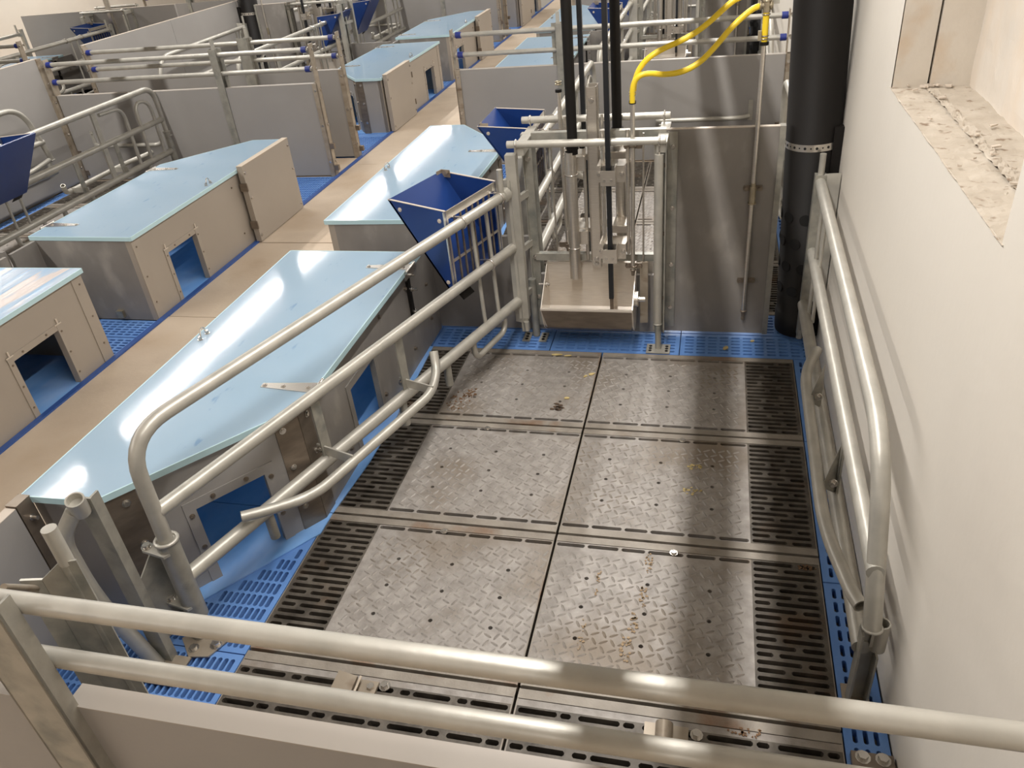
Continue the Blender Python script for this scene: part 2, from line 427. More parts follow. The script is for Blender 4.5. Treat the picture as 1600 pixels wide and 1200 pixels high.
for k in range(26):                    # flakes of loose plaster lying along the sill
    y = random.uniform(WY0 + 0.02, WY1 - 0.01); x = random.choice([random.gauss(1.035, .012), random.uniform(.95, 1.11)])
    if random.random() < .35: y = WY1 - random.uniform(.005, .04)
    a = random.uniform(0, 3.1); l = random.uniform(.004, .011); wd = l * .5; z = WZ0 + .004
    c, s_ = math.cos(a), math.sin(a)
    b.extrude([(x + c * i * l - s_ * j * wd, y + s_ * i * l + c * j * wd, z + .003 * random.random()) for i, j in ((-1, -1), (1, -.6), (.8, 1), (-.9, .8))], (0, 0, .004))
b.build('plaster_flakes', 'grey_edge', win, kind='stuff')

# lamps on the ceiling and the feed line under them (outside the picture, they light and shade it)
for lx in LAMP_X:
    for ly in LAMP_Y:
        if lx < -6 and not (4 < ly < 11): continue
        if lx > 0: ly -= .7
        if lx > 0 and -4 < ly < -1: continue
        t = thing('tube_lamp', 'white batten lamp on the ceiling, %s line, %s from the front' % ({0.05: 'window side', -4.02: 'crossing pens'}.get(lx, 'far block'), ['first', 'second', 'third', 'fourth', 'fifth', 'sixth', 'seventh'][LAMP_Y.index(round(ly + (.7 if lx > 0 else 0), 4)) if round(ly + (.7 if lx > 0 else 0), 4) in LAMP_Y else 0]), 'lamp', 'batten lamps on the ceiling')
        b = MB(); b.box(lx - .05, lx + .05, ly - 1.38, ly + 1.38, LAMP_Z, LAMP_Z + .15); b.build('housing', 'lampwhite', t)
        settle(t, lx, ly, LAMP_Z)
b = MB(); b.tube([(0.157, -9.1, 1.93), (0.157, 15.7, 1.93)], 0.022, 12)
tag(b.build('feed_line', 'black'), 'thin black feed pipe running overhead along the pens', 'pipe')
b = MB(); b.tube([(0.237, -9.1, 1.93), (0.237, 15.7, 1.93)], 0.037, 12)
tag(b.build('feed_line', 'black'), 'thicker black feed pipe running overhead beside the thin one', 'pipe')
b = MB(); b.tube([(-4.07, -9.1, 1.93), (-4.07, 15.7, 1.93)], 0.027, 12)
tag(b.build('feed_line', 'black'), 'black feed pipe running overhead across the aisle', 'pipe')

# ------------------------------------------------------------------ cast iron floor of the sow area
ROWS = [(1.186, 0.602), (0.594, 0.004), (-0.004, -0.596), (-0.604, -1.2)]     # far to near
ROW_NAME = ['first row from trough', 'second row from trough', 'third row from trough', 'last row at front']
PX = (0.004, 0.622, 0.823)          # inner edge, end of tread plate, outer edge (mirrored for the other side)

def slot_rows(mb, x0, x1, y0, y1, pitch, wid, splits, depth=0.03, web=0.016):
    """rows of long slots, each row cut into two or three by staggered webs"""
    n = max(1, round((y1 - y0) / pitch)); p = (y1 - y0) / n
    for k in range(n):
        a = y0 + k * p; sp = splits[k % len(splits)]
        xs = [x0] + [x0 + (x1 - x0) * t for t in sp] + [x1]
        for i in range(len(xs) - 1):
            l = xs[i] + (0.006 if i == 0 else web / 2); r = xs[i + 1] - (0.006 if i == len(xs) - 2 else web / 2)
            slot_cell(mb, xs[i], xs[i + 1], a, a + p, l, r, a + (p - wid) / 2, a + (p + wid) / 2, depth)

def hole_grid(mb, xs, ys, hx, hy, depth=0.02):
    """tread sheet cut into cells; a round drain hole where a hole column meets a hole row"""
    r = 0.0065
    for i in range(len(xs) - 1):
        for j in range(len(ys) - 1):
            cx = (xs[i] + xs[i + 1]) / 2; cy = (ys[j] + ys[j + 1]) / 2
            if any(abs(cx - h) < .002 for h in hx) and any(abs(cy - h) < .002 for h in hy):
                slot_cell(mb, xs[i], xs[i + 1], ys[j], ys[j + 1], cx - r, cx + r, cy - r, cy + r, depth)
            else:
                rect(mb, xs[i], xs[i + 1], ys[j], ys[j + 1])

SPLIT = [(.62,), (.36,), (.72,), (), (.45,), (.68,), (.3,)]
def iron_plate(row, side):
    y1, y0 = ROWS[row]; sx = 1 if side == 'wall side' else -1
    t = thing('iron_floor_plate', 'cast iron tread plate, %s, %s, front pen below the window' % (ROW_NAME[row], side), 'floor plate', 'cast iron floor plates')
    H = lambda x: sx * x
    b = MB(); d = MB(); e = MB()
    ext = 0.032
    if row < 3:
        hx = [.126, .314, .499]; c = (y0 + y1) / 2; hy = [c - .117, c, c + .115]
        a0, a1 = PX[0], PX[1]; s0, s1 = y0 + ext + .022, y1 - ext - .022
        cuts = lambda lo, hi, hs: sorted([lo, hi] + [v for h in hs for v in (h - .016, h + .016)])
        hole_grid(b, cuts(a0, a1, hx), cuts(s0, s1, hy), hx, hy)
        # dashed drain slots before and behind the tread sheet
        for lo, hi in ((y0 + ext, s0), (s1, y1 - ext)):
            q = [a0, .105, .215, .30, .42, .52, a1]
            for i in range(6):
                slot_cell(b, q[i], q[i + 1], lo, hi, q[i] + .005, q[i + 1] - .005, lo + .003, hi - .004, .03)
        # slotted outer section
        slot_rows(d, PX[1], PX[2] - .008, y0 + ext, y1 - ext, .0262, .0145, SPLIT)
        rect(d, PX[2] - .008, PX[2], y0, y1)
        # raised chequer pattern
        tr = MB(); px = .0268; k = 0
        ny = int((s1 - s0 - .012) / px); nx = int((a1 - a0 - .012) / px)
        for j in range(ny):
            for i in range(nx):
                x = a0 + .016 + i * px; y = s0 + .016 + j * px
                if any(abs(x - p) < .014 for p in hx) and any(abs(y - q_) < .014 for q_ in hy): continue
                an = math.radians(28 if (i + j) % 2 else 118); ca, sa = math.cos(an), math.sin(an)
                P = lambda u, v, z: (x + ca * u - sa * v, y + sa * u + ca * v, z)
                tr.add([P(-.0155, 0, 0), P(-.008, -.0042, 0), P(.008, -.0042, 0), P(.0155, 0, 0), P(.008, .0042, 0), P(-.008, .0042, 0), P(-.009, 0, .0028), P(.009, 0, .0028)],
                       [(0, 1, 6), (1, 2, 7, 6), (2, 3, 7), (3, 4, 7), (4, 5, 6, 7), (5, 0, 6)])
    else:
        y_a, y_b = y0, y1 - ext - .02
        q = [PX[0], .165, .33, .49, .66, PX[2]]
        for i in range(5):
            slot_rows(d, q[i] + .004, q[i + 1] - .004, y_a, y_b, .0262, .0155, [(.55,), (.3,), (.75,)], web=.009)
            rect(d, q[i] - (.004 if i else 0), q[i] + .004, y_a, y_b)
        rect(d, PX[2] - .004, PX[2], y_a, y_b)
        rect(b, PX[0], PX[2], y_b, y1 - ext)
        tr = None
    for lo, hi in ((y0, y0 + ext), (y1 - ext, y1)):
        if row == 3 and lo == y0: continue
        e.box(PX[0], PX[2], lo + .0015, hi - .0015, -.03, .0015); 
    e.box(PX[0], PX[0] + .004, y0, y1, -.03, .0005); e.box(PX[2] - .003, PX[2], y0, y1, -.03, .0005)
    for mb in (b, d, e) + ((tr,) if tr else ()):
        mb.v = [(H(x), y, z) for x, y, z in mb.v]
        if sx < 0: mb.f = [f[::-1] for f in mb.f]
    if row < 3:
        b.build('tread_sheet', 'iron', t); tr.build('tread_pattern', 'iron', t, kind='stuff')
        d.build('slotted_section', 'iron_dark', t)
    else:
        d.build('slotted_section', 'iron_dark', t); b.build('flat_band', 'iron', t)
    e.build('edge_bar', 'joist', t)
    bo = MB()
    if row in (1, 2):
        bo.bolt((H(.385), y1 - ext - .004, 0), (0, 0, 1), .009, .007); bo.build('fixing_bolt', 'bolt', t)
    settle(t, H(.41), (y0 + y1) / 2)
    return t
IRON_PENS = ['R2', 'R3', 'L1', 'L2', 'L3', 'L4']
for row in range(4):
    for side in ('wall side', 'gate side'):
        t = iron_plate(row, side)
        spread(t, IRON_PENS, 'cast iron tread plate, ' + ROW_NAME[row] + ', ' + side + ', {p}')

# ------------------------------------------------------------------ blue plastic slats
def slat_panel(mb, x0, x1, y0, y1, along, pitch_w, pitch_l, wid, gap, inside=None, margin=0.014, depth=0.03):
    """plastic grid: slots of length pitch_l - gap along x or y"""
    ax0, ax1, ay0, ay1 = x0 + margin, x1 - margin, y0 + margin, y1 - margin
    nx = max(1, round((ax1 - ax0) / (pitch_l if along == 'x' else pitch_w))); ny = max(1, round((ay1 - ay0) / (pitch_w if along == 'x' else pitch_l)))
    dx = (ax1 - ax0) / nx; dy = (ay1 - ay0) / ny
    hx = (dx - gap) / 2 if along == 'x' else wid / 2
    hy = wid / 2 if along == 'x' else (dy - gap) / 2
    for i in range(nx):
        for j in range(ny):
            cx = ax0 + (i + .5) * dx; cy = ay0 + (j + .5) * dy
            if inside is None or inside(cx, cy, hx, hy):
                slot_cell(mb, cx - dx / 2, cx + dx / 2, cy - dy / 2, cy + dy / 2, cx - hx, cx + hx, cy - hy, cy + hy, depth)
            else:
                rect(mb, cx - dx / 2, cx + dx / 2, cy - dy / 2, cy + dy / 2)
    rect(mb, x0, x1, y0, ay0); rect(mb, x0, x1, ay1, y1); rect(mb, x0, ax0, ay0, ay1); rect(mb, ax1, x1, ay0, ay1)
    mb.add([(x0, y0, 0), (x1, y0, 0), (x1, y1, 0), (x0, y1, 0), (x0, y0, -.05), (x1, y0, -.05), (x1, y1, -.05), (x0, y1, -.05)],
           [(0, 4, 5, 1), (1, 5, 6, 2), (2, 6, 7, 3), (3, 7, 4, 0)])

HUT_K = (-.83, -.03); HUT_F = (-1.2, -.525)      # kink and front corner of the angled hut wall
def outside_hut(x, y, hx=0, hy=0):
    (kx, ky), (fx, fy) = HUT_K, HUT_F
    dx, dy = kx - fx, ky - fy; L = math.hypot(dx, dy)
    d = ((x - fx) * dy - (y - fy) * dx) / L      # distance in front of the angled wall
    return d > 0.075 and not (y > -.05)
slat_defs = []
for nm, a in (('blue slotted strip under the trough, hopper end', (-.823, -.25)), ('blue slotted strip under the trough, middle', (-.246, .34)), ('blue slotted strip under the trough, wall end', (.344, .93))):
    slat_defs.append((nm, a[0], a[1], 1.19, 1.384, 'x', .0262, .05, .013, .011, None))
for nm, a in (('narrow blue slatted wall strip, stretch beside the trough', (.6, 1.186)), ('narrow blue slatted wall strip, middle stretch', (-.1, .596)), ('narrow blue slatted wall strip, front stretch', (-.8, -.104)), ('short blue slatted wall strip at front divider', (-1.2, -.804))):
    slat_defs.append((nm, .827, .93, a[0], a[1], 'y', .024, .052, .012, .013, None))
slat_defs.append(('blue slats with plain slanted border before the hut', -1.436, -.827, -.62, -.012, 'y', .0206, .053, .0145, .008, outside_hut))
slat_defs.append(('blue plastic slats beside the front divider on hut side', -1.436, -.827, -1.21, -.624, 'y', .0206, .053, .0145, .008, None))
slat_defs.append(('blue plastic slats between hut end and shared divider', -1.436, -.827, 1.2, 1.384, 'x', .0262, .05, .013, .011, None))
for nm, x0, x1, y0, y1, al, pw, pl, wd, gp, ins in slat_defs:
    b = MB(); slat_panel(b, x0, x1, y0, y1, al, pw, pl, wd, gp, ins)
    t = thing('blue_floor_slat', nm + ', front pen below the window', 'floor grid', 'blue plastic floor slats')
    b.build('slotted_panel', 'blue_slat', t)
    settle(t, (x0 + x1) / 2, (y0 + y1) / 2)
    spread(t, [p for p in PENS if p[0] != 'F' and p != 'R1'], nm + ', {p}')

# ------------------------------------------------------------------ piglet hut
def wall_panel(mb, a, b, z0, z1, th, opening=None, side=1):
    """upright board from a to b (plan points), optional doorway (t0, t1, height)"""
    a = Vector((a[0], a[1], 0)); b = Vector((b[0], b[1], 0)); t = b - a; n = Vector((t.y, -t.x, 0)).normalized() * th * side
    P = lambda f, z: a + t * f + Vector((0, 0, z))
    if not opening: pts = [P(0, z0), P(1, z0), P(1, z1), P(0, z1)]
    else:
        o0, o1, h = opening
        pts = [P(0, z0), P(o0, z0), P(o0, h), P(o1, h), P(o1, z0), P(1, z0), P(1, z1), P(0, z1)]
        # three convex boards keep the shading clean
        for q in ([P(0, z0), P(o0, z0), P(o0, z1), P(0, z1)], [P(o0, h), P(o1, h), P(o1, z1), P(o0, z1)], [P(o1, z0), P(1, z0), P(1, z1), P(o1, z1)]):
            mb.extrude(q, n)
        return mb
    return mb.extrude(pts, n)

LID_Z = 0.478
def make_hut():
    t = thing('piglet_hut', 'grey piglet hut under a glossy pale blue hinged lid, front pen below the window', 'piglet hut', 'piglet huts along the aisle')
    lx, rx, y0, y1 = -1.435, -.83, -.525, 1.195
    (kx, ky), (fx, fy) = HUT_K, HUT_F
    # lid
    lid_poly = [(-1.445, -.545), (-1.205, -.54), (-.805, -.03), (-.812, 1.19), (-1.452, 1.2)]
    b = MB(); b.slab(lid_poly, LID_Z - .012, LID_Z + .009); lid = b.build('lid', 'lid', t)
    b = MB()
    for i in range(5):
        p, q = Vector((*lid_poly[i], 0)), Vector((*lid_poly[(i + 1) % 5], 0)); c = Vector((-1.13, .35, 0))
        n = (q - p).cross(Vector((0, 0, 1))).normalized()
        b.beam(p + n * .0015 + Vector((0, 0, LID_Z - .001)), q + n * .0015 + Vector((0, 0, LID_Z - .001)), .004, .0215)
    b.build('lid_edge', 'lid_edge', lid)
    for hy in (.075, 1.03):
        b = MB()
        b.extrude([(-.806, hy - .03, LID_Z + .009), (-.806, hy + .03, LID_Z + .009), (-1.0, hy + .012, LID_Z + .009), (-1.0, hy - .012, LID_Z + .009)], (0, 0, .003))
        b.tube([(-.80, hy - .055, LID_Z + .008), (-.80, hy + .055, LID_Z + .008)], .007, 8)
        b.box(-.812, -.803, hy - .055, hy + .055, LID_Z - .03, LID_Z + .006)
        for x in (-.99, -.92, -.83): b.bolt((x, hy, LID_Z + .012), (0, 0, 1), .006, .005)
        b.build('strap_hinge', 'bolt', lid)
    b = MB(); b.ring((-1.415, .385, LID_Z + .02), (1, .25, 0), .026, .003, 18)
    for yy in (.36, .41): b.bolt((-1.415, yy, LID_Z + .009), (0, 0, 1), .007, .014)
    b.build('ring_handle', 'bolt', lid)
    # boards
    o0, o1 = .668, .945; L = y1 - y0
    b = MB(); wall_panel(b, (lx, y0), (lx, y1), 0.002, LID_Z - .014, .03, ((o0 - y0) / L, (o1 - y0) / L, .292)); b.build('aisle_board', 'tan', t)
    b = MB(); wall_panel(b, (lx + .03, y1), (rx - .004, y1), 0.002, LID_Z - .014, .022, None); b.build('end_board', 'grey_old', t)
    b = MB(); wall_panel(b, (fx - .01, y0), (lx, y0), 0.002, LID_Z - .014, .022, None, 1); b.build('front_board', 'grey', t)
    b = MB(); wall_panel(b, (fx, fy), (kx, ky), 0.002, LID_Z - .014, .018, (.37, .745, .297), -1); b.build('angled_board', 'grey', t)
    b = MB(); wall_panel(b, (rx, ky), (rx, 1.372), 0.002, LID_Z - .014, .02, ((.34 - ky) / (1.372 - ky), (.575 - ky) / (1.372 - ky), .305), -1); b.build('pen_board', 'grey_old', t)
    # doorway trims
    b = MB()
    b.box(lx - .004, lx, o0 - .03, o0, .003, .322); b.box(lx - .004, lx, o1, o1 + .03, .003, .322); b.box(lx - .003, lx, o0 - .03, o1 + .03, .292, .322)
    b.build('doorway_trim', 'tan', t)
    b = MB()
    for yy in (o0 - .012, o1 + .012):
        b.box(lx - .006, lx - .001, yy - .004, yy + .004, .318, .346); b.box(lx - .006, lx - .001, yy - .02, yy + .02, .316, .322)
    b.build('doorway_corner', 'grey_edge', t)
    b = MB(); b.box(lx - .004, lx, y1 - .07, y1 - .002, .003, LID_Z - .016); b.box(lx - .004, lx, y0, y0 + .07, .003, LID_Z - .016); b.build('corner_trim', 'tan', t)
    dr = Vector((kx - fx, ky - fy, 0)); Ln = dr.length; dr /= Ln; nn = Vector((dr.y, -dr.x, 0))
    F = lambda s_, z, off=0.0: Vector((fx, fy, z)) + dr * s_ + nn * off
    b = MB(); s0, s1 = .37 * Ln, .745 * Ln
    for q in ([F(s0 - .035, .003), F(s0, .003), F(s0, .332), F(s0 - .035, .332)], [F(s1, .003), F(s1 + .035, .003), F(s1 + .035, .332), F(s1, .332)], [F(s0, .297), F(s1, .297), F(s1, .332), F(s0, .332)]):
        b.extrude(q, nn * .004)
    b.build('doorway_trim', 'grey', t)
    b = MB()
    for y_ in (.34, .575): b.box(rx, rx + .004, y_ - (.03 if y_ < .4 else 0), y_ + (0 if y_ < .4 else .03), .003, .335)
    b.box(rx, rx + .004, .34, .575, .305, .335); b.build('doorway_trim', 'grey_old', t)
    # folded steel strips at the two corners of the angled wall
    b = MB()
    b.extrude([F(Ln - .085, .003), F(Ln, .003), F(Ln, LID_Z - .016), F(Ln - .085, LID_Z - .016)], nn * .004); b.box(rx, rx + .004, ky, ky + .075, .003, LID_Z - .016)
    st = b.build('corner_strip', 'strip', t)
    b = MB()
    for z in (.1, .27, .42): b.bolt(F(Ln - .06, z, .004), nn, .008, .007); b.bolt((rx + .004, ky + .05, z), (1, 0, 0), .008, .007)
    b.build('strip_bolt_set', 'bolt', st)
    b = MB(); b.extrude([F(0, .003), F(.095, .003), F(.095, LID_Z - .016), F(0, LID_Z - .016)], nn * .004); b.box(fx - .06, fx, y0 - .005, y0 - .001, .003, LID_Z - .016)
    st = b.build('corner_strip', 'strip', t)
    b = MB()
    for z in (.1, .27, .43): b.bolt(F(.06, z, .004), nn, .009, .008); b.bolt((fx - .04, y0 - .005, z), (0, -1, 0), .008, .007)
    b.build('strip_bolt_set', 'bolt', st)
    # screws
    b = MB()
    for y_, z in ((o0 - .015, .06), (o0 - .015, .17), (o0 - .015, .28), (o1 + .015, .06), (o1 + .015, .17), (o1 + .015, .28), (o0 + .06, .307), (o1 - .07, .307), (y1 - .03, .1), (y1 - .03, .25), (y1 - .03, .42), (y0 + .03, .1), (y0 + .03, .4), (.2, .1), (.2, .4)):
        b.tube([(lx - .001, y_, z), (lx - .0065, y_, z)], .005, 8)
    for y_, z in ((1.0, .1), (1.0, .4), (1.25, .12), (1.25, .3), (.9, .25), (.7, .42), (.25, .42), (.25, .1), (.62, .1)): b.bolt((rx, y_, z), (1, 0, 0), .007, .01)
    for s_, z in ((s0 - .018, .28), (s0 - .018, .15), (s1 + .018, .28), (s1 + .018, .12), (s0 + .06, .315), (s1 - .06, .315)): b.bolt(F(s_, z, .004), nn, .006, .005)
    b.build('screw_set', 'strip', t)
    # upright join on the pen side with hinge bolts
    b = MB(); b.box(rx, rx + .012, 1.02, 1.05, .2, LID_Z - .02); b.build('join_strip', 'black', t)
    b = MB()
    for z in (.27, .38, .45): b.tube([(rx, 1.035, z), (rx + .045, 1.035, z)], .006, 8); b.bolt((rx + .02, 1.035, z), (1, 0, 0), .008, .008)
    b.build('join_bolt_set', 'bolt', t)
    b = MB(); b.box(lx + .2, lx + .24, y1 + .0, y1 + .02, .02, .06); b.build('foot_clip', 'brass', t)
    settle(t, -1.13, .35)
    return t
hut = make_hut()
PENS_ALL = [p for p in PENS if p != 'R1']
for c in spread(hut, PENS_ALL, 'grey piglet hut under a hinged pale blue lid, {p}'):
    if 'first pen across' in c['label']:
        c['label'] = 'grey piglet hut with loose wrinkled film on its lid, first pen across the aisle'
        for ch in c.children:
            if ch.name.startswith('lid'):
                ch.data = ch.data.copy(); ch.data.materials.clear(); ch.data.materials.append(M['film']); ch['label'] = 'lid under loose wrinkled film'

# solid blue mats that form the floor of the hut
for nm, poly in (('worn blue solid floor mat in the hut, front half', [(-1.436, -.53), (-1.185, -.53), (-1.13, -.53), (-.815, -.11), (-.815, -.008), (-1.436, -.008)]),
                 ('worn blue solid floor mat in the hut, rear half', [(-1.436, -.004), (-.815, -.004), (-.79, .3), (-.79, .6), (-.815, 1.18), (-1.436, 1.18)])):
    b = MB(); b.slab(poly, .001, .006)
    t = tag(b.build('floor_mat', 'blue_mat'), nm + ', front pen below the window', 'floor mat', 'blue hut floor mats')
    spread(t, PENS_ALL, nm + ', {p}')

# board that closes the pen off from the aisle in front of the hut
def make_aisle_board():
    t = thing('aisle_gate_board', 'thick grey board closing the aisle side of the pen in front of its hut', 'board')
    b = MB(); b.box(-1.45, -1.415, -1.19, -.6, .01, .485); b.build('board', 'grey', t)
    b = MB(); b.box(-1.452, -1.413, -.597, -.545, .01, .492); b.build('end_channel', 'strip', t)
    b = MB(); b.box(-1.45, -1.415, -1.19, -.6, .485, .487); b.build('board_edge', 'grey_edge', t)
    b = MB(); [b.bolt((-1.413, -.57, z), (1, 0, 0), .007, .02) for z in (.12, .43)]; b.build('bolt_set', 'bolt', t)
    settle(t, -1.43, -.87); return t
make_aisle_board()
def make_hut_gate():
    t = thing('hut_gate_board', '', 'board', 'gate boards folded against the huts')
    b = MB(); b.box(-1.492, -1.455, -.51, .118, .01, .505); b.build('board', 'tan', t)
    b = MB(); b.box(-1.494, -1.453, -.51, .118, .505, .508); b.build('board_edge', 'tan_edge', t)
    b = MB()
    for y_ in (-.49, .1): [b.bolt((-1.492, y_, z), (-1, 0, 0), .007, .008) for z in (.05, .3, .46)]
    b.build('bolt_set', 'bolt', t)
    b = MB(); [b.box(-1.5, -1.45, .118, .128, z, z + .05) for z in (.1, .35)]; b.build('hinge', 'strip', t)
    settle(t, -1.47, -.2); return t
hg = make_hut_gate()
GATEP = ['L2', 'L3', 'L4', 'L5']
spread(hg, GATEP[1:], 'taupe gate board folded flat against the hut, {p}')
X, Y = pen_xy('L2', *hg.location[:2]); hg.location = (X, Y, 0); hg.scale = pen_scale('L2'); hg['label'] = 'taupe gate board folded flat against the hut, ' + PENS['L2'][3]

# ------------------------------------------------------------------ dividers between pens
def make_front_divider():
    t = thing('pen_divider', 'low grey divider in front with two galvanised rails above it', 'divider', 'railed pen dividers')
    y = -1.236; mx = -.625
    for x0, x1 in ((-1.405, mx - .02), (mx + .02, .895)):
        b = MB(); b.box(x0, x1, y - .022, y + .022, .012, .706); p = b.build('panel', 'grey', t)
        b = MB(); b.box(x0, x1, y - .0222, y + .0222, .706, .709); b.build('panel_top_edge', 'panel_top', p)
    for z in (.945, .81):
        b = MB(); b.tube([(-1.42, y, z), (.9, y, z)], .0172, 16); r = b.build('rail', 'galv', t)
        for x in (-1.385, .868):
            b = MB(); b.tube([(x - .02, y, z), (x + .02, y, z)], .0225, 14); b.build('rail_cap', 'blue_cap', r)
    for x in (-1.43, .905):
        b = MB(); b.box(x - .012, x - .004, y - .03, y + .03, .003, .985); b.box(x - .012, x + .03, y - .03, y - .0225, .003, .71); b.box(x - .012, x + .03, y + .0225, y + .03, .003, .71)
        pp = b.build('end_post', 'bar', t)
        b = MB(); s_ = -1 if x < 0 else 1
        for z in (.945, .81, .66, .4, .12): b.bolt((x - .012, y - .012, z), (-1, 0, 0), .008, .008); b.bolt((x + .01, y - .03, z), (0, -1, 0), .007, .007); b.bolt((x + .01, y + .03, z), (0, 1, 0), .007, .007)
        b.build('post_bolt_set', 'bolt', pp)
        b = MB(); b.box(x - .045, x - .012, y + .0, y + .03, .22, .26); b.box(x - .045, x - .012, y, y + .03, .05, .09); b.build('gate_hook', 'strip', pp)
    # folded middle post
    b = MB()
    strips = [[(-.046, -.05), (.044, -.05), (.044, -.045), (-.046, -.045)], [(.039, -.05), (.044, -.05), (.044, -.018), (.039, -.018)], [(-.046, -.05), (-.041, -.05), (-.041, -.005), (-.046, -.005)], [(-.075, -.01), (-.041, -.01), (-.041, -.005), (-.075, -.005)]]
    for q in strips: b.slab([(mx + u, y + v) for u, v in q], .003, .985)
    pp = b.build('middle_post', 'galv_dark', t)
    b = MB(); b.box(mx - .04, mx + .02, y + .024, y + .029, .003, .985); b.build('post_face', 'galv_dark', pp)
    b = MB(); b.box(mx - .034, mx - .012, y + .0, y + .022, .9, 1.06); b.build('post_pin', 'galv', pp)
    b = MB(); b.tube(bend([(.05, y + .034, .31), (.05, y + .085, .31), (.60, y + .085, .31), (.68, y + .034, .31)], .05), .0165, 12); bp = b.build('stop_bar', 'galv', t)
    b = MB(); b.box(.675, .705, y + .023, y + .029, .28, .42); b.bolt((.69, y + .029, .40), (0, 1, 0), .008, .008); b.build('stop_plate', 'galv', bp)
    settle(t, -.3, y); return t
fd = make_front_divider()
DIVP = [p for p in PENS if p not in ('R1', 'L1', 'R3', 'R5')]
spread(fd, DIVP, 'low grey railed divider at the front of the {p}')
for ch in list(fd.children_recursive):               # the front pen's pin sits on its own latch post
    if ch.name.startswith(('post_pin', 'post_face')): bpy.data.objects.remove(ch)

PAIRS = {'R1': 'front pair of pens', 'R3': 'second pair along the window wall', 'L1': 'first pair across the aisle', 'L3': 'second pair across the aisle', 'F3': 'far block pens behind the crossing ones', 'L5': 'last pens across the aisle', 'R5': 'last pens along the window wall'}
def spread_pairs(root, label, pairs=('R3', 'L1', 'L3', 'F3')):
    x, y, z = root.location; out = []
    for p in pairs:
        c = copy_tree(root); X, Y = pen_xy(p, x, y); c.location = (X, Y, z); c.scale = pen_scale(p)
        c['label'] = label.format(p=PAIRS[p]); out.append(c)
    return out

def make_shared_divider():
    t = thing('shared_divider', 'grey board divider shared by the front pair of pens', 'divider', 'shared pen dividers')
    b = MB(); b.box(.262, .72, AY - .011, AY + .011, .02, .945); p = b.build('panel', 'grey_old', t)
    b = MB(); b.box(.262, .72, AY - .0112, AY + .0112, .945, .948); b.build('panel_top_edge', 'grey_edge', p)
    b = MB(); b.box(-.83, -.345, AY - .011, AY + .011, .01, .485); p = b.build('low_panel', 'grey_old', t)
    b = MB(); b.box(-.34, .262, AY - .011, AY + .011, .01, .30); b.build('low_panel', 'grey_old', t)
    b = MB(); b.box(.7, .722, AY - .02, AY + .02, .02, .95); b.build('end_channel', 'galv_dark', t)
    settle(t, .2, AY); return t
spread_pairs(make_shared_divider(), 'grey board divider shared by the {p}', ('R3', 'L1', 'L3'))
t = thing('shared_divider', 'long grey board divider in the far block beyond the tall boards', 'divider', 'shared pen dividers')
b = MB(); b.box(-8.4, -6.1, 7.585, 7.615, .01, .95); p = b.build('panel', 'grey', t)
b = MB(); b.box(-8.4, -6.1, 7.5848, 7.6152, .95, .953); b.build('panel_top_edge', 'grey_edge', p); settle(t, -7.2, 7.6)

def make_tall_back():
    t = thing('tall_board', '', 'divider', 'tall grey boards at the backs of the crossing pens')
    x = .935
    for y0, y1 in ((-1.2, .1), (.104, 1.37)):
        b = MB(); b.box(x, x + .03, y0, y1, .01, 1.0); p = b.build('panel', 'grey', t)
        b = MB(); b.box(x - .0002, x + .0302, y0, y1, 1.0, 1.003); b.build('panel_top_edge', 'grey_edge', p)
    b = MB(); b.box(x - .006, x, -1.235, -1.18, .01, 1.0); b.build('end_strip', 'bar', t)
    settle(t, x, 0); return t
tb = make_tall_back()
spread(tb, ['L2', 'L3', 'L4'], 'tall grey board closing the back of the {p}')
X, Y = pen_xy('L1', *tb.location[:2]); tb.location = (X, Y, 0); tb.scale = pen_scale('L1'); tb['label'] = 'tall grey board closing the back of the first pen across the aisle'

# latch post and pipe post beside the divider of the front pen
t = thing('latch_post', 'folded steel latch post with a round pin, bolted to the front divider post', 'post')
b = MB(); b.tube([(-.645, -1.1, .003), (-.645, -1.1, .9)], .012, 12); b.extrude([(-.648, -1.108, .003), (-.622, -1.098, .003), (-.622, -1.098, .9), (-.648, -1.108, .9)], (.002, -.004, 0))
b.extrude([(-.645, -1.1, .003), (-.70, -1.115, .003), (-.70, -1.115, .858), (-.655, -1.102, .896)], (.002, -.005, 0))
b.extrude([(-.70, -1.115, .003), (-.721, -1.137, .003), (-.721, -1.137, .876), (-.70, -1.115, .858)], (.001, -.005, 0)); b.build('folded_plate', 'galv_dark', t)
b = MB(); b.tube([(-.645, -1.1, .89), (-.645, -1.1, .972)], .0135, 14); b.build('pin', 'galv', t)
b = MB(); b.tube([(-.712, -1.125, .84), (-.672, -1.2, .93)], .006, 8); b.build('tie_bolt', 'bar', t)
settle(t, -.645, -1.1)

t = thing('pipe_post', 'bent galvanised pipe post with an open top end behind the front rails', 'post')
b = MB(); b.tube(bend([(-1.065, -.70, .003), (-1.12, -.735, .32), (-1.12, -.74, .54), (-1.07, -.71, .615)], .14), .0215, 14); b.build('bowed_pipe', 'galv', t)
b = MB(); b.tube([(-1.06, -.70, .605), (-1.048, -.712, .658)], .0235, 16, hollow=.82); b.build('pipe_socket', 'galv', t)
b = MB(); b.beam((-1.055, -.68, .003), (-1.055, -.683, .64), .05, .006, (0, 1, 0)); b.beam((-1.035, -.668, .003), (-1.035, -.668, .64), .006, .03, (0, 1, 0)); b.build('channel', 'galv_dark', t)
b = MB(); b.box(-1.10, -.98, -.76, -.66, .003, .008); b.build('foot_plate', 'bar', t)
settle(t, -1.05, -.7)

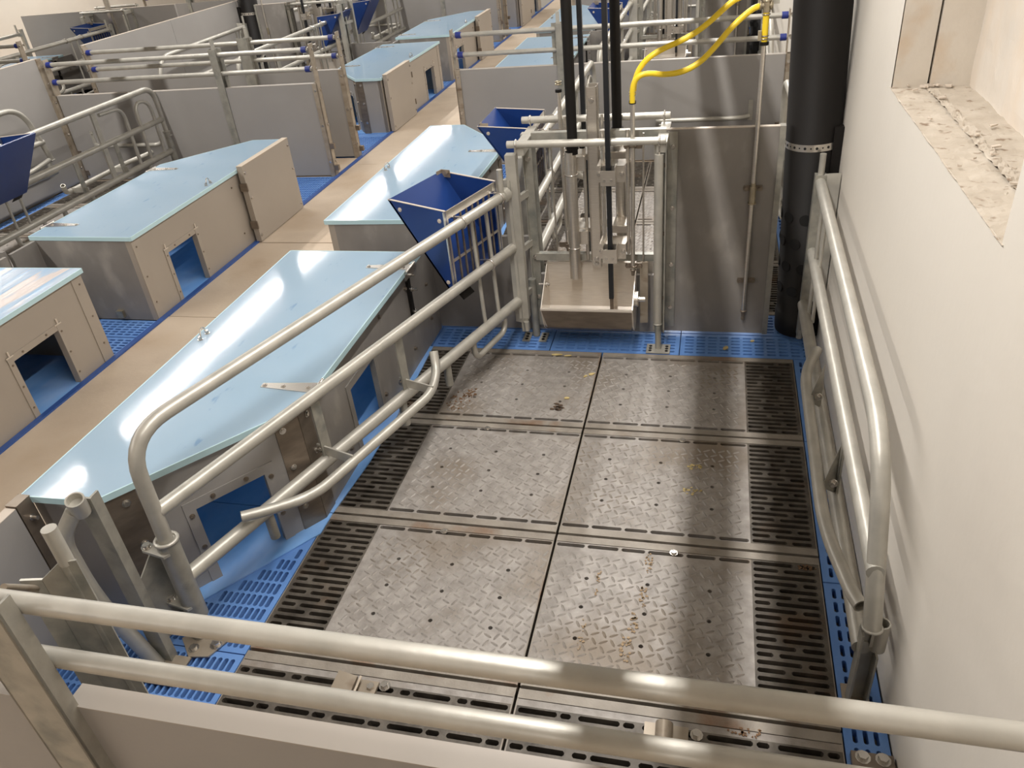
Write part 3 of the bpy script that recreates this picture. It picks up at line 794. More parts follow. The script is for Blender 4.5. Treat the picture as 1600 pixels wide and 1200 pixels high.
# ------------------------------------------------------------------ crate gate on the hut side
GL = 1.81
def make_crate_gate(loops, GL=GL):
    """gate in its own frame: y along the gate from the front pivot, +x towards the sow"""
    t = thing('crate_gate', '', 'gate', 'crate gates of galvanised pipe')
    R = .0212
    b = MB(); b.tube(bend([(0, -.088, .12), (0, -.07, .745), (0, GL - .02, .745)], .13, 8), R, 14); b.build('top_rail', 'galv', t)
    b = MB(); b.tube([(0, -.07, .497), (0, GL, .497)], R, 14); b.build('middle_rail', 'galv', t)
    b = MB(); b.tube([(0, -.08, .245), (0, GL + .02, .234)], .0235, 14); b.build('bottom_rail', 'galv', t)
    b = MB(); b.box(-.02, .02, GL, GL + .042, .13, .80); b.build('end_post', 'galv', t)
    b = MB(); b.tube([(0, GL - .045, .757), (0, GL - .045, .86)], .012, 10); b.tube([(0, GL - .045, .745), (0, GL - .01, .745)], .03, 12); b.build('locking_pin', 'galv', t)
    for s_ in (.54, .985):
        b = MB(); b.beam((0, s_, .25), (0, s_, .49), .006, .04, (0, 1, 0)); b.build('upright', 'galv_dark', t)
    bar = MB(); bar.tube(bend([(.012, .15, .30), (.05, .21, .29), (.125, .34, .275), (.125, .98, .275), (.07, 1.09, .30), (.045, 1.12, .36)], .09), .0172, 12, hollow=.8)
    bar = bar.build('bump_bar', 'galv', t)
    for s_ in (.53, .985):
        b = MB(); b.beam((-.03, s_, .285), (.125, s_ + .005, .28), .006, .036); b.build('bracket', 'galv', bar)
        b = MB(); b.bolt((-.018, s_ - .004, .285), (0, -1, 0), .008, .01); b.build('bracket_bolt', 'bolt', bar)
    for s_, z1 in ((.247, .13), (.945, .12), (1.24, .125)):
        b = MB(); b.tube([(0, s_, .24), (0, s_, z1)], .0165, 12); b.build('stub_foot', 'galv_dark', t)
    b = MB(); b.tube(bend([(0, 1.69, .235), (0, 1.685, .15), (0, 1.44, .135), (0, 1.435, .235)], .09, 8), .013, 10); b.build('bottom_loop', 'galv', t)
    for s_ in (1.555, 1.665):
        b = MB(); b.tube([(-.02, s_, .74), (-.01, s_, .24)], .0085, 8); b.build('rod', 'galv', t)
    for s_, z in ((1.462, .745), (1.742, .745), (1.622, .497)):
        b = MB(); b.ring((0, s_, z), (0, 1, 0), .0235, .004, 16); b.tube([(-.045, s_, z + .016), (-.005, s_, z + .024)], .004, 6); b.build('clip', 'bolt', t)
    # hinge sleeve at the pivot
    b = MB(); b.tube([(0, -.083, .10), (0, -.079, .40)], .031, 14); b.build('hinge_sleeve', 'galv_dark', t)
    b = MB(); b.ring((0, -.079, .40), (0, 0, 1), .03, .006, 16); b.build('sleeve_rim', 'galv', t)
    b = MB(); [b.bolt((-.06, -.108, z + .008), (0, 0, 1), .011, .01) for z in (.155, .365)]; b.build('ear_bolt_set', 'bolt', t)
    b = MB()
    for z in (.155, .365):
        b.extrude([(-.03, -.06, z), (-.075, -.11, z), (-.06, -.125, z), (.02, -.115, z), (.03, -.08, z)], (0, 0, .008))
    b.build('hinge_ear', 'galv', t)
    if loops:
        for y0, y1 in ((.02, .20), (.34, .62)):
            pts = [(0, y0, .245), (0, y0, .66), (0, y1, .69), (0, y1, .245)] if y0 < .1 else [(0, y0, .245), (0, y0, .69), (0, y1 - .02, .70)]
            b = MB(); b.tube(bend(pts, .1, 8), .0135, 10); b.build('loop_bar', 'galv', t)
        b = MB(); b.beam((0, .66, .25), (0, .66, .74), .012, .045, (0, 1, 0)); b.build('upright', 'galv', t)
    return t
GANG = math.atan2(-(.565), 1.72)                     # the front gate stands at a slant: from (-.95,-.5) to (-.385,1.22)
g = make_crate_gate(False); g.location = (-.95, -.5, 0); g.rotation_euler.z = GANG
g['label'] = 'slanted galvanised crate gate in front of the hut, front pen below the window'
g2 = make_crate_gate(True, 2.28); g2.location = (-3.868, 3.69, 0); g2.rotation_euler.z = math.pi; g2['label'] = 'galvanised crate gate with looped bars, second pen across the aisle'
def gate_at(src, x, y, rz, sx, label):
    c = copy_tree(src); c.location = (x, y, 0); c.rotation_euler.z = rz; c.scale = (sx, 1, 1); c['label'] = label; return c
gate_at(g2, -3.70, 4.85, 0, -1, 'galvanised crate gate with looped bars, third pen across the aisle')
gate_at(g2, -3.868, 9.57, math.pi, 1, 'galvanised crate gate with looped bars, fourth pen across the aisle')
gate_at(g2, -3.868, -1.36, 0, -1, 'galvanised crate gate with looped bars, first pen across the aisle')
gate_at(g2, -7.0, 5.15, 0, 1, 'galvanised crate gate with looped bars in the far block beyond the tall boards')
gate_at(g2, -.40, 3.84, math.pi, -1, 'straight galvanised crate gate, second pen along the window wall')
gate_at(g2, -.40, 4.33, 0, 1, 'straight galvanised crate gate, third pen along the window wall')
gate_at(g2, -.40, 9.23, math.pi, -1, 'straight galvanised crate gate, fourth pen along the window wall')
gate_at(g2, -8.5, 5.3, 0, 1, 'galvanised gate with looped bars at the far aisle, beyond the tall boards')

# post that carries the hinge of the front pen's gate
t = thing('hinge_post', 'short galvanised hinge post bolted to the blue slats', 'post')
b = MB(); b.tube([(-1.0, -.575, .003), (-1.0, -.575, .10)], .027, 12); b.build('post', 'galv_dark', t)
b = MB(); b.extrude([(-1.03, -.55, .05), (-1.08, -.67, .05), (-1.08, -.67, .245), (-1.045, -.585, .345), (-1.03, -.55, .345)], (.005, -.002, 0)); b.build('side_plate', 'galv_dark', t)
b = MB(); b.slab([(-1.05, -.60), (-.97, -.53), (-.90, -.585), (-.93, -.65), (-.99, -.66)], .003, .008); p = b.build('foot_plate', 'bar', t)
b = MB(); b.bolt((-.928, -.606, .008), (0, 0, 1), .013, .012); b.bolt((-.99, -.63, .008), (0, 0, 1), .011, .01); b.build('foot_bolt', 'bolt', p)
settle(t, -1.0, -.575)

# ------------------------------------------------------------------ blue feed hopper hung on the gate
def make_hopper():
    """hopper in the gate's frame"""
    t = thing('feed_hopper', '', 'hopper', 'deep blue feed hoppers')
    y0, y1 = 1.405, 1.775; xf, xb, zt, zb, tip = -.03, -.305, .806, .826, .455
    for y_, d in ((y0, .008), (y1, -.008)):
        b = MB(); b.extrude([(xf, y_, zt), (xb, y_, zb), (xf - .02, y_, tip), (xf, y_, tip)], (0, d, 0)); p = b.build('side_board', 'hopper', t)
        b = MB(); b.beam((xf, y_ + d / 2, zt + .001), (xb, y_ + d / 2, zb + .001), .0086, .003); b.build('board_edge', 'grey_edge', p)
        b = MB(); o = -1 if d > 0 else 1
        b.bolt((xf - .03, y_, zt - .04), (0, o, 0), .006, .005); b.bolt((xb + .055, y_, zb - .035), (0, o, 0), .006, .005); b.bolt((xf - .03, y_, tip + .05), (0, o, 0), .006, .005); b.build('side_screw_set', 'grey_edge', p)
    b = MB(); b.extrude([(xb, y0, zb), (xb, y1, zb), (xf - .02, y1, tip), (xf - .02, y0, tip)], (.008, 0, .004)); b.build('back_board', 'hopper', t)
    b = MB()
    for q in (y0 + .006, y1 - .006): b.box(xf - .006, xf, q - .012, q + .012, tip, zt - .002)
    b.box(xf - .006, xf, y0, y1, zt - .035, zt - .002); b.box(xf - .006, xf, y0, y1, tip, tip + .012); b.box(xf - .006, xf, y0, y1, .59, .60)
    gr = b.build('grille_frame', 'stainless', t)
    for k in range(7):
        q = y0 + .06 + k * .042
        b = MB(); b.box(xf - .005, xf + .001, q - .004, q + .004, tip + .01, zt - .034); b.build('grille_bar', 'strip', gr)
    b = MB(); b.extrude([(xf - .03, y0 + .02, tip + .02), (xf + .02, y0 + .02, tip - .03), (xf + .02, y0 + .10, tip - .03), (xf - .03, y0 + .10, tip + .02)], (0, 0, .003)); b.build('spout', 'black', t)
    b = MB(); b.extrude([(xb + .01, y1 - .012, zb - .02), (xb + .055, y1 - .012, zb - .02), (xb + .055, y1 - .012, zb + .012), (xb + .01, y1 - .012, zb + .012)], (0, -.003, 0))
    b.extrude([(xb + .01, y1 - .012, zb - .02), (xb + .01, y1 - .05, zb - .02), (xb + .01, y1 - .05, zb + .012), (xb + .01, y1 - .012, zb + .012)], (.003, 0, 0)); b.bolt((xb + .04, y1 - .015, zb), (0, -1, 0), .006, .006)
    b.build('corner_clip', 'bar', t)
    return t
h = make_hopper(); h.location = (-.95, -.5, 0); h.rotation_euler.z = GANG
h['label'] = 'deep blue wedge-shaped feed hopper on the slanted gate of the front pen'
for x, y, rz, sx, who in ((-3.86, 3.57, math.pi, 1, 'second pen across the aisle'), (-3.82, 5.28, 0, -1, 'third pen across the aisle'), (-3.86, 9.45, math.pi, 1, 'fourth pen across the aisle'), (-7.0, 5.695, 0, 1, 'far block beyond the tall boards'), (-.405, 3.745, math.pi, -1, 'second pen along the window wall'), (-.405, 4.42, 0, 1, 'third pen along the window wall'), (-.405, 9.14, math.pi, -1, 'fourth pen along the window wall'), (-3.868, -1.36, 0, -1, 'first pen across the aisle')):
    gate_at(h, x, y, rz, sx, 'deep blue wedge-shaped feed hopper beside the gate, ' + who)

# ------------------------------------------------------------------ gate along the wall
def make_wall_gate():
    t = thing('wall_gate', 'curved galvanised pipe gate standing along the cream wall, front pen below the window', 'gate', 'galvanised gates along the back walls')
    X = lambda y: .842 + (y + .45) * .0118
    R = .0212
    b = MB(); b.tube(bend([(X(1.29), 1.29, .745), (X(-.38), -.38, .735), (X(-.5) + .024, -.512, .285)], .17, 10), R, 14); b.build('top_rail', 'galv', t)
    b = MB(); b.tube([(X(1.29), 1.29, .455), (X(-.47) + .012, -.485, .44)], R, 14); b.build('middle_rail', 'galv', t)
    b = MB(); b.tube([(X(1.29) - .01, 1.29, .215), (X(-.5) + .014, -.5, .20)], .0235, 14); b.build('bottom_rail', 'galv', t)
    bar = MB(); bar.tube(bend([(X(.95), .80, .275), (.80, .62, .285), (.79, -.18, .285), (.83, -.42, .30), (.845, -.46, .30)], .12), .0185, 12, hollow=.8); bar = bar.build('bump_bar', 'galv', t)
    for y in (.45, .0):
        b = MB(); b.extrude([(.80, y, .28), (.845, y + .05, .40), (.85, y + .05, .22)], (0, .004, 0)); b.build('bracket', 'galv_dark', bar)
        b = MB(); b.bolt((.83, y, .30), (-.4, -1, 0), .009, .012); b.build('bracket_bolt', 'bolt', bar)
    b = MB(); b.beam((X(.1) + .004, .06, .2), (X(.1) + .004, .06, .46), .006, .045, (0, 1, 0)); b.build('upright', 'galv_dark', t)
    for y, dx in ((1.18, .004), (1.12, .014)):
        b = MB(); b.tube([(X(y) + dx, y, .74), (X(y) + dx, y, .22)], .0075, 8); b.build('rod', 'galv', t)
    b = MB(); b.box(X(1.29) - .022, X(1.29) + .02, 1.29, 1.328, .06, .775); b.build('back_post', 'galv_dark', t)
    b = MB(); b.tube([(X(1.29), 1.31, .77), (X(1.29), 1.31, .855)], .0125, 10); b.tube([(X(1.29) - .01, 1.30, .09), (X(1.29) - .01, 1.30, .045)], .013, 10); b.build('locking_pin', 'galv', t)
    b = MB(); b.extrude([(X(1.29) + .012, 1.30, .24), (.931, 1.275, .20), (.931, 1.275, .79), (X(1.29) + .012, 1.30, .78)], (0, -.004, 0)); b.build('shield_plate', 'galv', t)
    b = MB(); b.tube([(.891, -.492, .285), (.891, -.492, .195)], .0195, 14, hollow=.8); b.ring((X(-.5) + .024, -.512, .288), (-.02, .1, 1), .0215, .004, 14); b.box(.87, .885, -.505, -.495, .21, .27); b.build('foot_socket', 'galv', t)
    settle(t, .86, .4); return t
wg = make_wall_gate()
for c in spread(wg, ['R2', 'R3', 'L2', 'L3', 'L4'], 'galvanised pipe gate standing along the back wall, {p}'):
    if 'second pen across' in c['label']: c.location.y += .37
t = thing('channel_post', 'short folded channel post under the wall gate beside the front divider', 'post')
b = MB(); b.box(.845, .888, -.497, -.492, .003, .275); b.box(.843, .848, -.53, -.492, .003, .275); b.box(.884, .889, -.53, -.492, .003, .20); b.build('channel', 'galv_dark', t)
b = MB(); b.box(.835, .90, -.56, -.46, .001, .006); b.build('foot_plate', 'bar', t); settle(t, .862, -.5)

# ------------------------------------------------------------------ trough
def make_trough():
    t = thing('feed_trough', 'open stainless steel sow trough hung between the feeder posts, front pen below the window', 'trough', 'stainless sow troughs')
    prof = [(1.352, .372), (1.348, .23), (1.338, .16), (1.31, .115), (1.27, .098), (1.23, .105), (1.20, .13), (1.15, .234)]
    x0, x1 = -.262, .138; th = .004
    nrm = []
    b = MB(); out = []
    for i, (y, z) in enumerate(prof):
        a = prof[max(0, i - 1)]; c = prof[min(len(prof) - 1, i + 1)]; d = Vector((c[0] - a[0], c[1] - a[1])).normalized()
        out.append((y + d.y * th, z - d.x * -th if False else z + -d.x * -th * -1))
    n = len(prof)
    vs = [(x, y, z) for x in (x0, x1) for y, z in prof] + [(x, y - .000, z - th) for x in (x0, x1) for y, z in prof]
    fs = []
    for i in range(n - 1):
        fs.append((i, i + 1, n + i + 1, n + i)); fs.append((2 * n + i, 3 * n + i, 3 * n + i + 1, 2 * n + i + 1))
    b.add(vs, fs, False); b.build('basin', 'trough', t)
    for x, d in ((x0, -th), (x1, th)):
        b = MB(); b.extrude([(x, y, z) for y, z in [(1.352, .378), (1.348, .23), (1.338, .155), (1.31, .108), (1.27, .09), (1.23, .097), (1.198, .12), (1.146, .236)]], (d, 0, 0)); b.build('end_plate', 'trough', t)
    b = MB(); b.box(x0 - .004, x1 + .004, 1.143, 1.156, .232, .240); b.box(x0 - .002, x1 + .002, 1.346, 1.362, .370, .376); b.build('folded_rim', 'trough', t)
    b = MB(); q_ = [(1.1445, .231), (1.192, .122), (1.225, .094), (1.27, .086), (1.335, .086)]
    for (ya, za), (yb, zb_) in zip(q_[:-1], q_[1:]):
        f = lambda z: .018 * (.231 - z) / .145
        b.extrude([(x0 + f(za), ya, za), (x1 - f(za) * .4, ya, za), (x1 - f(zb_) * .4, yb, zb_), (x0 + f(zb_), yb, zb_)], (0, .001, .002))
    b.build('front_apron', 'strip', t)  # stainless like the basin; the shade underneath is put into its dark colour
    b = MB(); b.tube([(x0 - .03, 1.27, .30), (x0 + .02, 1.27, .30)], .006, 8); b.bolt((x0 + .006, 1.27, .30), (1, 0, 0), .009, .012); b.build('pivot_bolt', 'bolt', t)
    b = MB(); b.tube([(x1 + .004, 1.24, .25), (x1 + .02, 1.24, .25)], .035, 18); b.tube([(x1 + .02, 1.24, .25), (x1 + .05, 1.24, .25)], .012, 10); b.build('pivot_disc', 'stainless', t)
    settle(t, -.06, 1.25); return t
tr_ = make_trough()
def half_turn(root, label):
    """the neighbour pen's half of the feeder is the same thing turned round the middle post"""
    c = copy_tree(root); x, y, z = root.location
    c.location = (-.06 - x, 2 * AY - y, z); c.rotation_euler.z = math.pi; c['label'] = label; return c
tr2 = half_turn(tr_, 'open stainless steel sow trough, second pen along the window wall')
for r_, w_ in ((tr_, 'near side'), (tr2, 'far side')):
    spread_pairs(r_, 'open stainless steel sow trough on the ' + w_ + ', {p}', ('R3', 'L1', 'L3'))

# ------------------------------------------------------------------ feeder frame over the shared divider
def make_feeder_frame():
    t = thing('feeder_frame', 'galvanised pipe and channel feeder frame straddling the divider of the front pair of pens', 'frame', 'galvanised feeder frames')
    ym = AY
    for y, z in ((1.24, .942), (2 * AY - 1.24, .962)):
        b = MB(); b.tube([(-.372, y, z), (.268, y, z)], .0152, 14); r = b.build('cross_tube', 'galv', t)
        for x in (-.335, .243):
            b = MB(); b.ring((x, y, z), (1, 0, 0), .0172, .0042, 16); b.beam((x, y, z - .016), (x, y, z - .06), .006, .006); b.build('clip', 'bolt', r)
    b = MB(); b.box(-.30, .262, ym - .016, ym + .016, .918, .95); b.build('top_channel', 'galv_dark', t)
    for x in (-.325, .252):
        b = MB(); b.box(x - .02, x + .02, 1.24, 2 * AY - 1.24, .895, .935); b.build('side_channel', 'galv', t)
    for sy in (1, -1):
        Yf = lambda y: AY + sy * (y - AY)
        b = MB(); b.box(-.382, -.338, min(Yf(1.215), Yf(1.255)), max(Yf(1.215), Yf(1.255)), .15, .905); b.box(-.376, -.344, min(Yf(1.22), Yf(1.25)), max(Yf(1.22), Yf(1.25)), .08, .15); p = b.build('gate_post', 'galv', t)
        b = MB(); b.tube([(-.352, Yf(1.215), .135), (-.352, Yf(1.215), .09)], .013, 10); b.build('post_pin', 'galv', p)
        b = MB(); b.box(-.335, -.296, min(Yf(1.345), Yf(1.349)), max(Yf(1.345), Yf(1.349)), .05, .895); b.box(-.335, -.331, min(Yf(1.33), Yf(1.372)), max(Yf(1.33), Yf(1.372)), .05, .895); p = b.build('flat_post', 'galv_dark', t)
        b = MB(); [b.bolt((-.315, Yf(1.345), z), (0, -sy, 0), .008, .009) for z in (.85, .40, .2)]; b.build('post_bolt_set', 'bolt', p)
        b = MB(); b.tube([(-.335, Yf(1.325), .003), (-.335, Yf(1.325), .3)], .0175, 12); b.build('foot_pipe', 'galv_dark', t)
        for x in (-.375, -.295):
            b = MB(); b.slab([(x - .018, Yf(1.26)), (x + .018, Yf(1.26)), (x + .018, Yf(1.345)), (x - .018, Yf(1.345))], .003, .007); fp = b.build('foot_plate', 'galv', t)
            b = MB(); [b.tube([(x, Yf(y), .0065), (x, Yf(y), .0082)], .008, 10) for y in (1.28, 1.303, 1.326)]; b.build('plate_hole', 'black_hole', fp)
        b = MB(); b.tube([(.243, Yf(1.24), .128), (.243, Yf(1.24), .89)], .0185, 14); b.build('pipe_post', 'galv', t)
        b = MB(); b.ring((.243, Yf(1.24), .13), (0, 0, 1), .0165, .005, 14); b.tube([(.247, Yf(1.235), .003), (.245, Yf(1.238), .13)], .014, 12); b.build('foot_pipe', 'galv_dark', t)
        b = MB(); b.slab([(.195, Yf(1.19)), (.30, Yf(1.19)), (.30, Yf(1.27)), (.195, Yf(1.27))], .003, .007); fp = b.build('foot_plate', 'galv', t)
        b = MB(); [b.tube([(x, Yf(y), .0065), (x, Yf(y), .0082)], .0075, 10) for x in (.212, .285) for y in (1.21, 1.23, 1.25)]; b.build('plate_hole', 'black_hole', fp)
        b = MB(); b.box(.222, .272, min(Yf(1.256), Yf(1.26)), max(Yf(1.256), Yf(1.26)), .09, .93); b.box(.268, .272, min(Yf(1.23), Yf(1.26)), max(Yf(1.23), Yf(1.26)), .09, .93); p = b.build('angle_post', 'galv_dark', t)
        b = MB(); [b.bolt((.258, Yf(1.256), z), (0, -sy, 0), .007, .008) for z in (.84, .55, .25)]; [b.box(.225, .247, min(Yf(1.2555), Yf(1.2545)), max(Yf(1.2555), Yf(1.2545)), z, z + .01) for z in (.865, .70)]; b.build('post_bolt_set', 'strip', p)
        b = MB(); b.box(.268, .308, min(Yf(1.366), Yf(1.37)), max(Yf(1.366), Yf(1.37)), .05, .94); p = b.build('flat_post', 'galv_dark', t)
        b = MB(); [b.bolt((.29, Yf(1.366), z), (0, -sy, 0), .007, .008) for z in (.88, .62, .36, .15)]; b.build('post_bolt_set', 'bolt', p)
        for z in (.70, .47, .25):
            b = MB(); b.beam((-.36, Yf(1.25), z), (-.318, Yf(1.385), z + .0), .016, .028); b.build('side_rail', 'galv', t)
    b = MB(); b.box(-.31, .222, 1.335, 1.365, .388, .42); b.build('lower_channel', 'galv_dark', t)
    b = MB(); b.box(.16, .195, 1.3, 1.304, .10, .40); b.build('hanger_plate', 'bar', t)
    # middle post of folded stainless
    b = MB(); b.box(-.052, -.012, 1.325, 1.328, .36, 1.135); b.box(-.052, -.049, 1.325, 1.35, .36, 1.135); b.box(-.015, -.012, 1.325, 1.35, .36, 1.135)
    b.box(-.048, -.008, 1.372, 1.375, .36, 1.14); b.box(-.011, -.008, 1.35, 1.375, .36, 1.14); p = b.build('middle_post', 'stainless', t)
    b = MB(); [b.bolt((-.032, 1.325, z), (0, -1, 0), .008, .01) for z in (1.085, .40, .38)]; b.build('post_bolt_set', 'bolt', p)
    settle(t, -.03, AY); return t
ff = make_feeder_frame()
spread_pairs(ff, 'galvanised pipe and channel feeder frame, {p}')

def make_feed_drop():
    t = thing('feed_drop_pipe', 'black feed drop pipe ending in a stainless tube above the trough, front pen', 'pipe', 'feed drop pipes')
    x, y = -.120, 1.283
    b = MB(); b.tube([(x + .011, y, .885), (x + .014, y, 1.93)], .021, 14); b.build('black_pipe', 'black', t)
    b = MB(); b.tube([(x - .003, y, .33), (x, y, .895)], .0245, 16, hollow=.9); p = b.build('steel_tube', 'stainless', t)
    for z in (.80, .475):
        b = MB(); b.ring((x, y, z), (0, 0, 1), .0255, .003, 18); b.build('collar', 'bolt', p)
        b = MB(); b.box(x - .035, x + .055, y + .02, y + .06, z + .005, z + .065); b.box(x - .04, x + .06, y + .055, y + .13, z + .062, z + .067); b.build('holder', 'stainless', t)
    b = MB(); b.tube([(x + .045, y + .03, .90), (x + .045, y + .03, .92)], .012, 8); b.tube([(x + .01, y, .905), (x + .01, y, .93)], .026, 14); b.build('clamp', 'black', t)
    b = MB(); b.tube([(x + .05, y + .04, .40), (x + .05, y + .04, .90)], .0075, 8); b.tube([(x + .068, y + .05, .40), (x + .068, y + .05, 1.0)], .006, 8); b.build('guide_rod', 'stainless', t)
    settle(t, x, y); return t
def make_valve_stick():
    t = thing('feed_valve_rod', 'black square feed valve rod held by two stainless boxes above the trough, front pen', 'rod', 'feed valve rods')
    x, y = .045, 1.205
    b = MB(); b.box(x - .010, x + .010, y - .010, y + .010, .27, 1.93); b.build('rod', 'black_rod', t)
    b = MB(); b.tube([(x, y, .19), (x, y, .275)], .008, 10); b.build('rod_tip', 'strip', t)
    for z in (.785, .448):
        b = MB(); b.box(x - .03, x + .03, y - .031, y - .028, z, z + .062); b.box(x - .03, x - .027, y - .03, y + .03, z, z + .075); b.box(x + .027, x + .03, y - .03, y + .03, z, z + .075); hb = b.build('holder_box', 'stainless', t)
        b = MB(); b.box(x - .052, x + .062, y + .03, y + .034, z - .005, z + .06); b.extrude([(x - .05, y + .03, z + .06), (x + .06, y + .03, z + .06), (x + .075, y + .12, z + .06), (x - .05, y + .12, z + .06)], (0, 0, .003)); b.build('back_plate', 'stainless', hb)
        b = MB(); [b.bolt((x + d, y + .03, z + .03), (0, -1, 0), .007, .012) for d in (-.042, .05)]; [b.tube([(x + d, y - .031, z + .022), (x + d, y - .033, z + .022)], .006, 8) for d in (-.014, .014)]; b.build('bolt_set', 'bolt', hb)
    for d in (-.03, .07):
        b = MB(); b.tube([(x + d, y + .07, .45), (x + d, y + .07, .98)], .0075, 8); b.build('guide_rod', 'stainless', t)
    settle(t, x, y); return t
def make_trough_water():
    t = thing('trough_water_pipe', 'thin stainless water pipe with a spout over the trough, front pen', 'pipe', 'trough water pipes')
    x, y = .137, 1.2665
    b = MB(); b.tube([(x - .004, y, .375), (x, y, 1.085)], .0095, 12); b.build('pipe', 'stainless', t)
    b = MB(); b.tube([(x - .004, y, .352), (x - .004, y, .372)], [.007, .009], 10); b.ring((x - .004, y, .378), (0, 0, 1), .011, .003, 12); b.build('spout', 'strip', t)
    b = MB(); b.tube([(x, y, 1.08), (x, y, 1.092)], .014, 12); b.build('hose_washer', 'black', t)
    b = MB(); b.ring((x, y, 1.112), (0, 0, 1), .0125, .003, 14); b.ring((x, y, 1.122), (0, 0, 1), .0125, .003, 14); b.build('hose_clip', 'brass', t)
    for z in (.915, .395):
        b = MB(); b.box(x - .035, x + .035, y + .006, y + .012, z - .012, z + .012); b.bolt((x - .026, y + .006, z), (0, -1, 0), .008, .01); b.bolt((x + .026, y + .006, z), (0, -1, 0), .008, .01); b.ring((x, y, z), (0, 0, 1), .0115, .004, 12); b.build('pipe_clamp', 'strip', t)
    b = MB(); b.tube([(x + .036, y + .06, .36), (x + .036, y + .06, .95)], .004, 8); b.build('thin_rod', 'stainless', t)
    settle(t, x, y); return t
for mk, lab in ((make_feed_drop, 'black feed drop pipe with stainless end'), (make_valve_stick, 'black square feed valve rod in stainless boxes'), (make_trough_water, 'thin stainless water pipe over the trough')):
    r1 = mk(); r2 = half_turn(r1, lab + ', second pen along the window wall')
    for r_, w_ in ((r1, 'near side'), (r2, 'far side')):
        spread_pairs(r_, lab + ', ' + w_ + ', {p}', ('R3', 'L1', 'L3') if r_ is r1 or True else ())

# ------------------------------------------------------------------ drinker pipe, valve and yellow hoses
t = thing('drinker_pipe', 'tall stainless drinker pipe clamped to the shared divider of the front pen', 'pipe')
dx, dy = .614, 1.362
b = MB(); b.tube([(dx - .002, dy, .14), (dx, dy, 1.255)], .0092, 12); b.build('pipe', 'stainless', t)
b = MB(); b.tube([(dx, dy, .64), (dx, dy, .71)], .0135, 12); b.tube([(dx, dy, .637), (dx, dy, .642)], .018, 12); b.tube([(dx, dy, .71), (dx, dy, .725)], .011, 12); b.build('coupling', 'brass', t)
for z in (.70, .285):
    b = MB(); b.box(dx - .036, dx + .036, dy + .008, dy + .014, z - .011, z + .011); b.bolt((dx - .027, dy + .008, z), (0, -1, 0), .008, .01); b.bolt((dx + .027, dy + .008, z), (0, -1, 0), .008, .01); b.build('pipe_clamp', 'strip', t)
b = MB(); b.tube([(dx - .002, dy, .095), (dx - .002, dy, .135)], [.007, .0085], 10); b.ring((dx - .002, dy, .14), (0, 0, 1), .011, .003, 12); b.ring((dx - .002, dy - .004, .105), (0, 1, 0), .007, .0025, 12); b.build('nipple', 'strip', t)
b = MB(); b.tube([(dx, dy, 1.25), (dx, dy, 1.262)], .017, 14); b.build('hose_washer', 'black', t)
b = MB(); b.tube([(dx, dy, 1.26), (dx, dy, 1.37)], .0115, 12); b.build('hose_piece', 'yellow', t)
b = MB(); [b.ring((dx, dy, z), (0, 0, 1), .0125, .003, 14) for z in (1.272, 1.282, 1.355)]; b.box(dx - .024, dx - .012, dy - .01, dy + .01, 1.268, 1.30); b.build('hose_clip', 'brass', t)
b = MB(); b.tube([(dx, dy, 1.362), (dx, dy, 1.40)], .014, 12); b.tube([(dx - .028, dy, 1.385), (dx + .022, dy, 1.385)], .011, 12); b.tube([(dx - .03, dy, 1.425), (dx + .01, dy, 1.425)], .011, 12); b.tube([(dx, dy, 1.40), (dx, dy, 1.44)], .012, 12)
[b.ring((dx + ox, dy, z), ax, .013, .0035, 12) for ox, z, ax in ((-.022, 1.385, (1, 0, 0)), (0, 1.40, (0, 0, 1)), (.016, 1.385, (1, 0, 0)), (-.024, 1.425, (1, 0, 0)))]; b.build('tee_valve', 'brass', t)
b = MB(); b.tube(bend([(dx + .002, dy, 1.44), (dx + .004, dy, 1.56), (dx + .02, dy + .02, 1.70)], .08), .0115, 12); b.build('feed_hose', 'yellow', t)
b = MB(); b.box(dx - .03, dx + .045, dy + .02, dy + .05, 1.385, 1.50); b.build('mounting_box', 'galv', t)
settle(t, dx, dy)
t = thing('supply_pipe', 'thin steel water supply pipe rising above the drinker valve', 'pipe')
b = MB(); b.tube([(dx + .026, dy + .03, 1.45), (dx + .03, dy + .03, 1.93)], .009, 10); b.build('pipe', 'stainless', t); settle(t, dx + .03, dy + .03, 1.45)
HOSES = ((('lower yellow hose sagging from the drinker valve to the trough water pipe'),
          [(.137, 1.26, 1.085), (.138, 1.26, 1.13), (.146, 1.262, 1.162), (.168, 1.265, 1.183), (.205, 1.272, 1.187), (.26, 1.28, 1.180), (.325, 1.295, 1.185), (.385, 1.31, 1.212), (.44, 1.325, 1.262), (.485, 1.335, 1.312), (.53, 1.345, 1.352), (.565, 1.355, 1.376), (.592, 1.361, 1.385)]),
         (('upper yellow hose running from the drinker valve down past the trough pipe'),
          [(.139, 1.278, 1.11), (.143, 1.283, 1.15), (.156, 1.288, 1.19), (.178, 1.294, 1.222), (.21, 1.30, 1.247), (.255, 1.31, 1.268), (.31, 1.32, 1.287), (.365, 1.33, 1.312), (.415, 1.34, 1.345), (.46, 1.348, 1.382), (.50, 1.354, 1.410), (.545, 1.36, 1.424), (.588, 1.362, 1.426)]))
def smooth(pts, k=5):
    P = [Vector(p) for p in pts]; P = [P[0] * 2 - P[1]] + P + [P[-1] * 2 - P[-2]]; out = []
    for i in range(1, len(P) - 2):
        for j in range(k):
            s = j / k; a, b_, c, d = P[i - 1], P[i], P[i + 1], P[i + 2]
            out.append(.5 * ((2 * b_) + (c - a) * s + (2 * a - 5 * b_ + 4 * c - d) * s * s + (3 * b_ - a - 3 * c + d) * s ** 3))
    out.append(P[-2]); return out
for lab, pts in HOSES:
    b = MB(); b.tube(smooth(pts), .0108, 12); o = tag(b.build('yellow_hose', 'yellow'), lab, 'hose', 'yellow hoses')

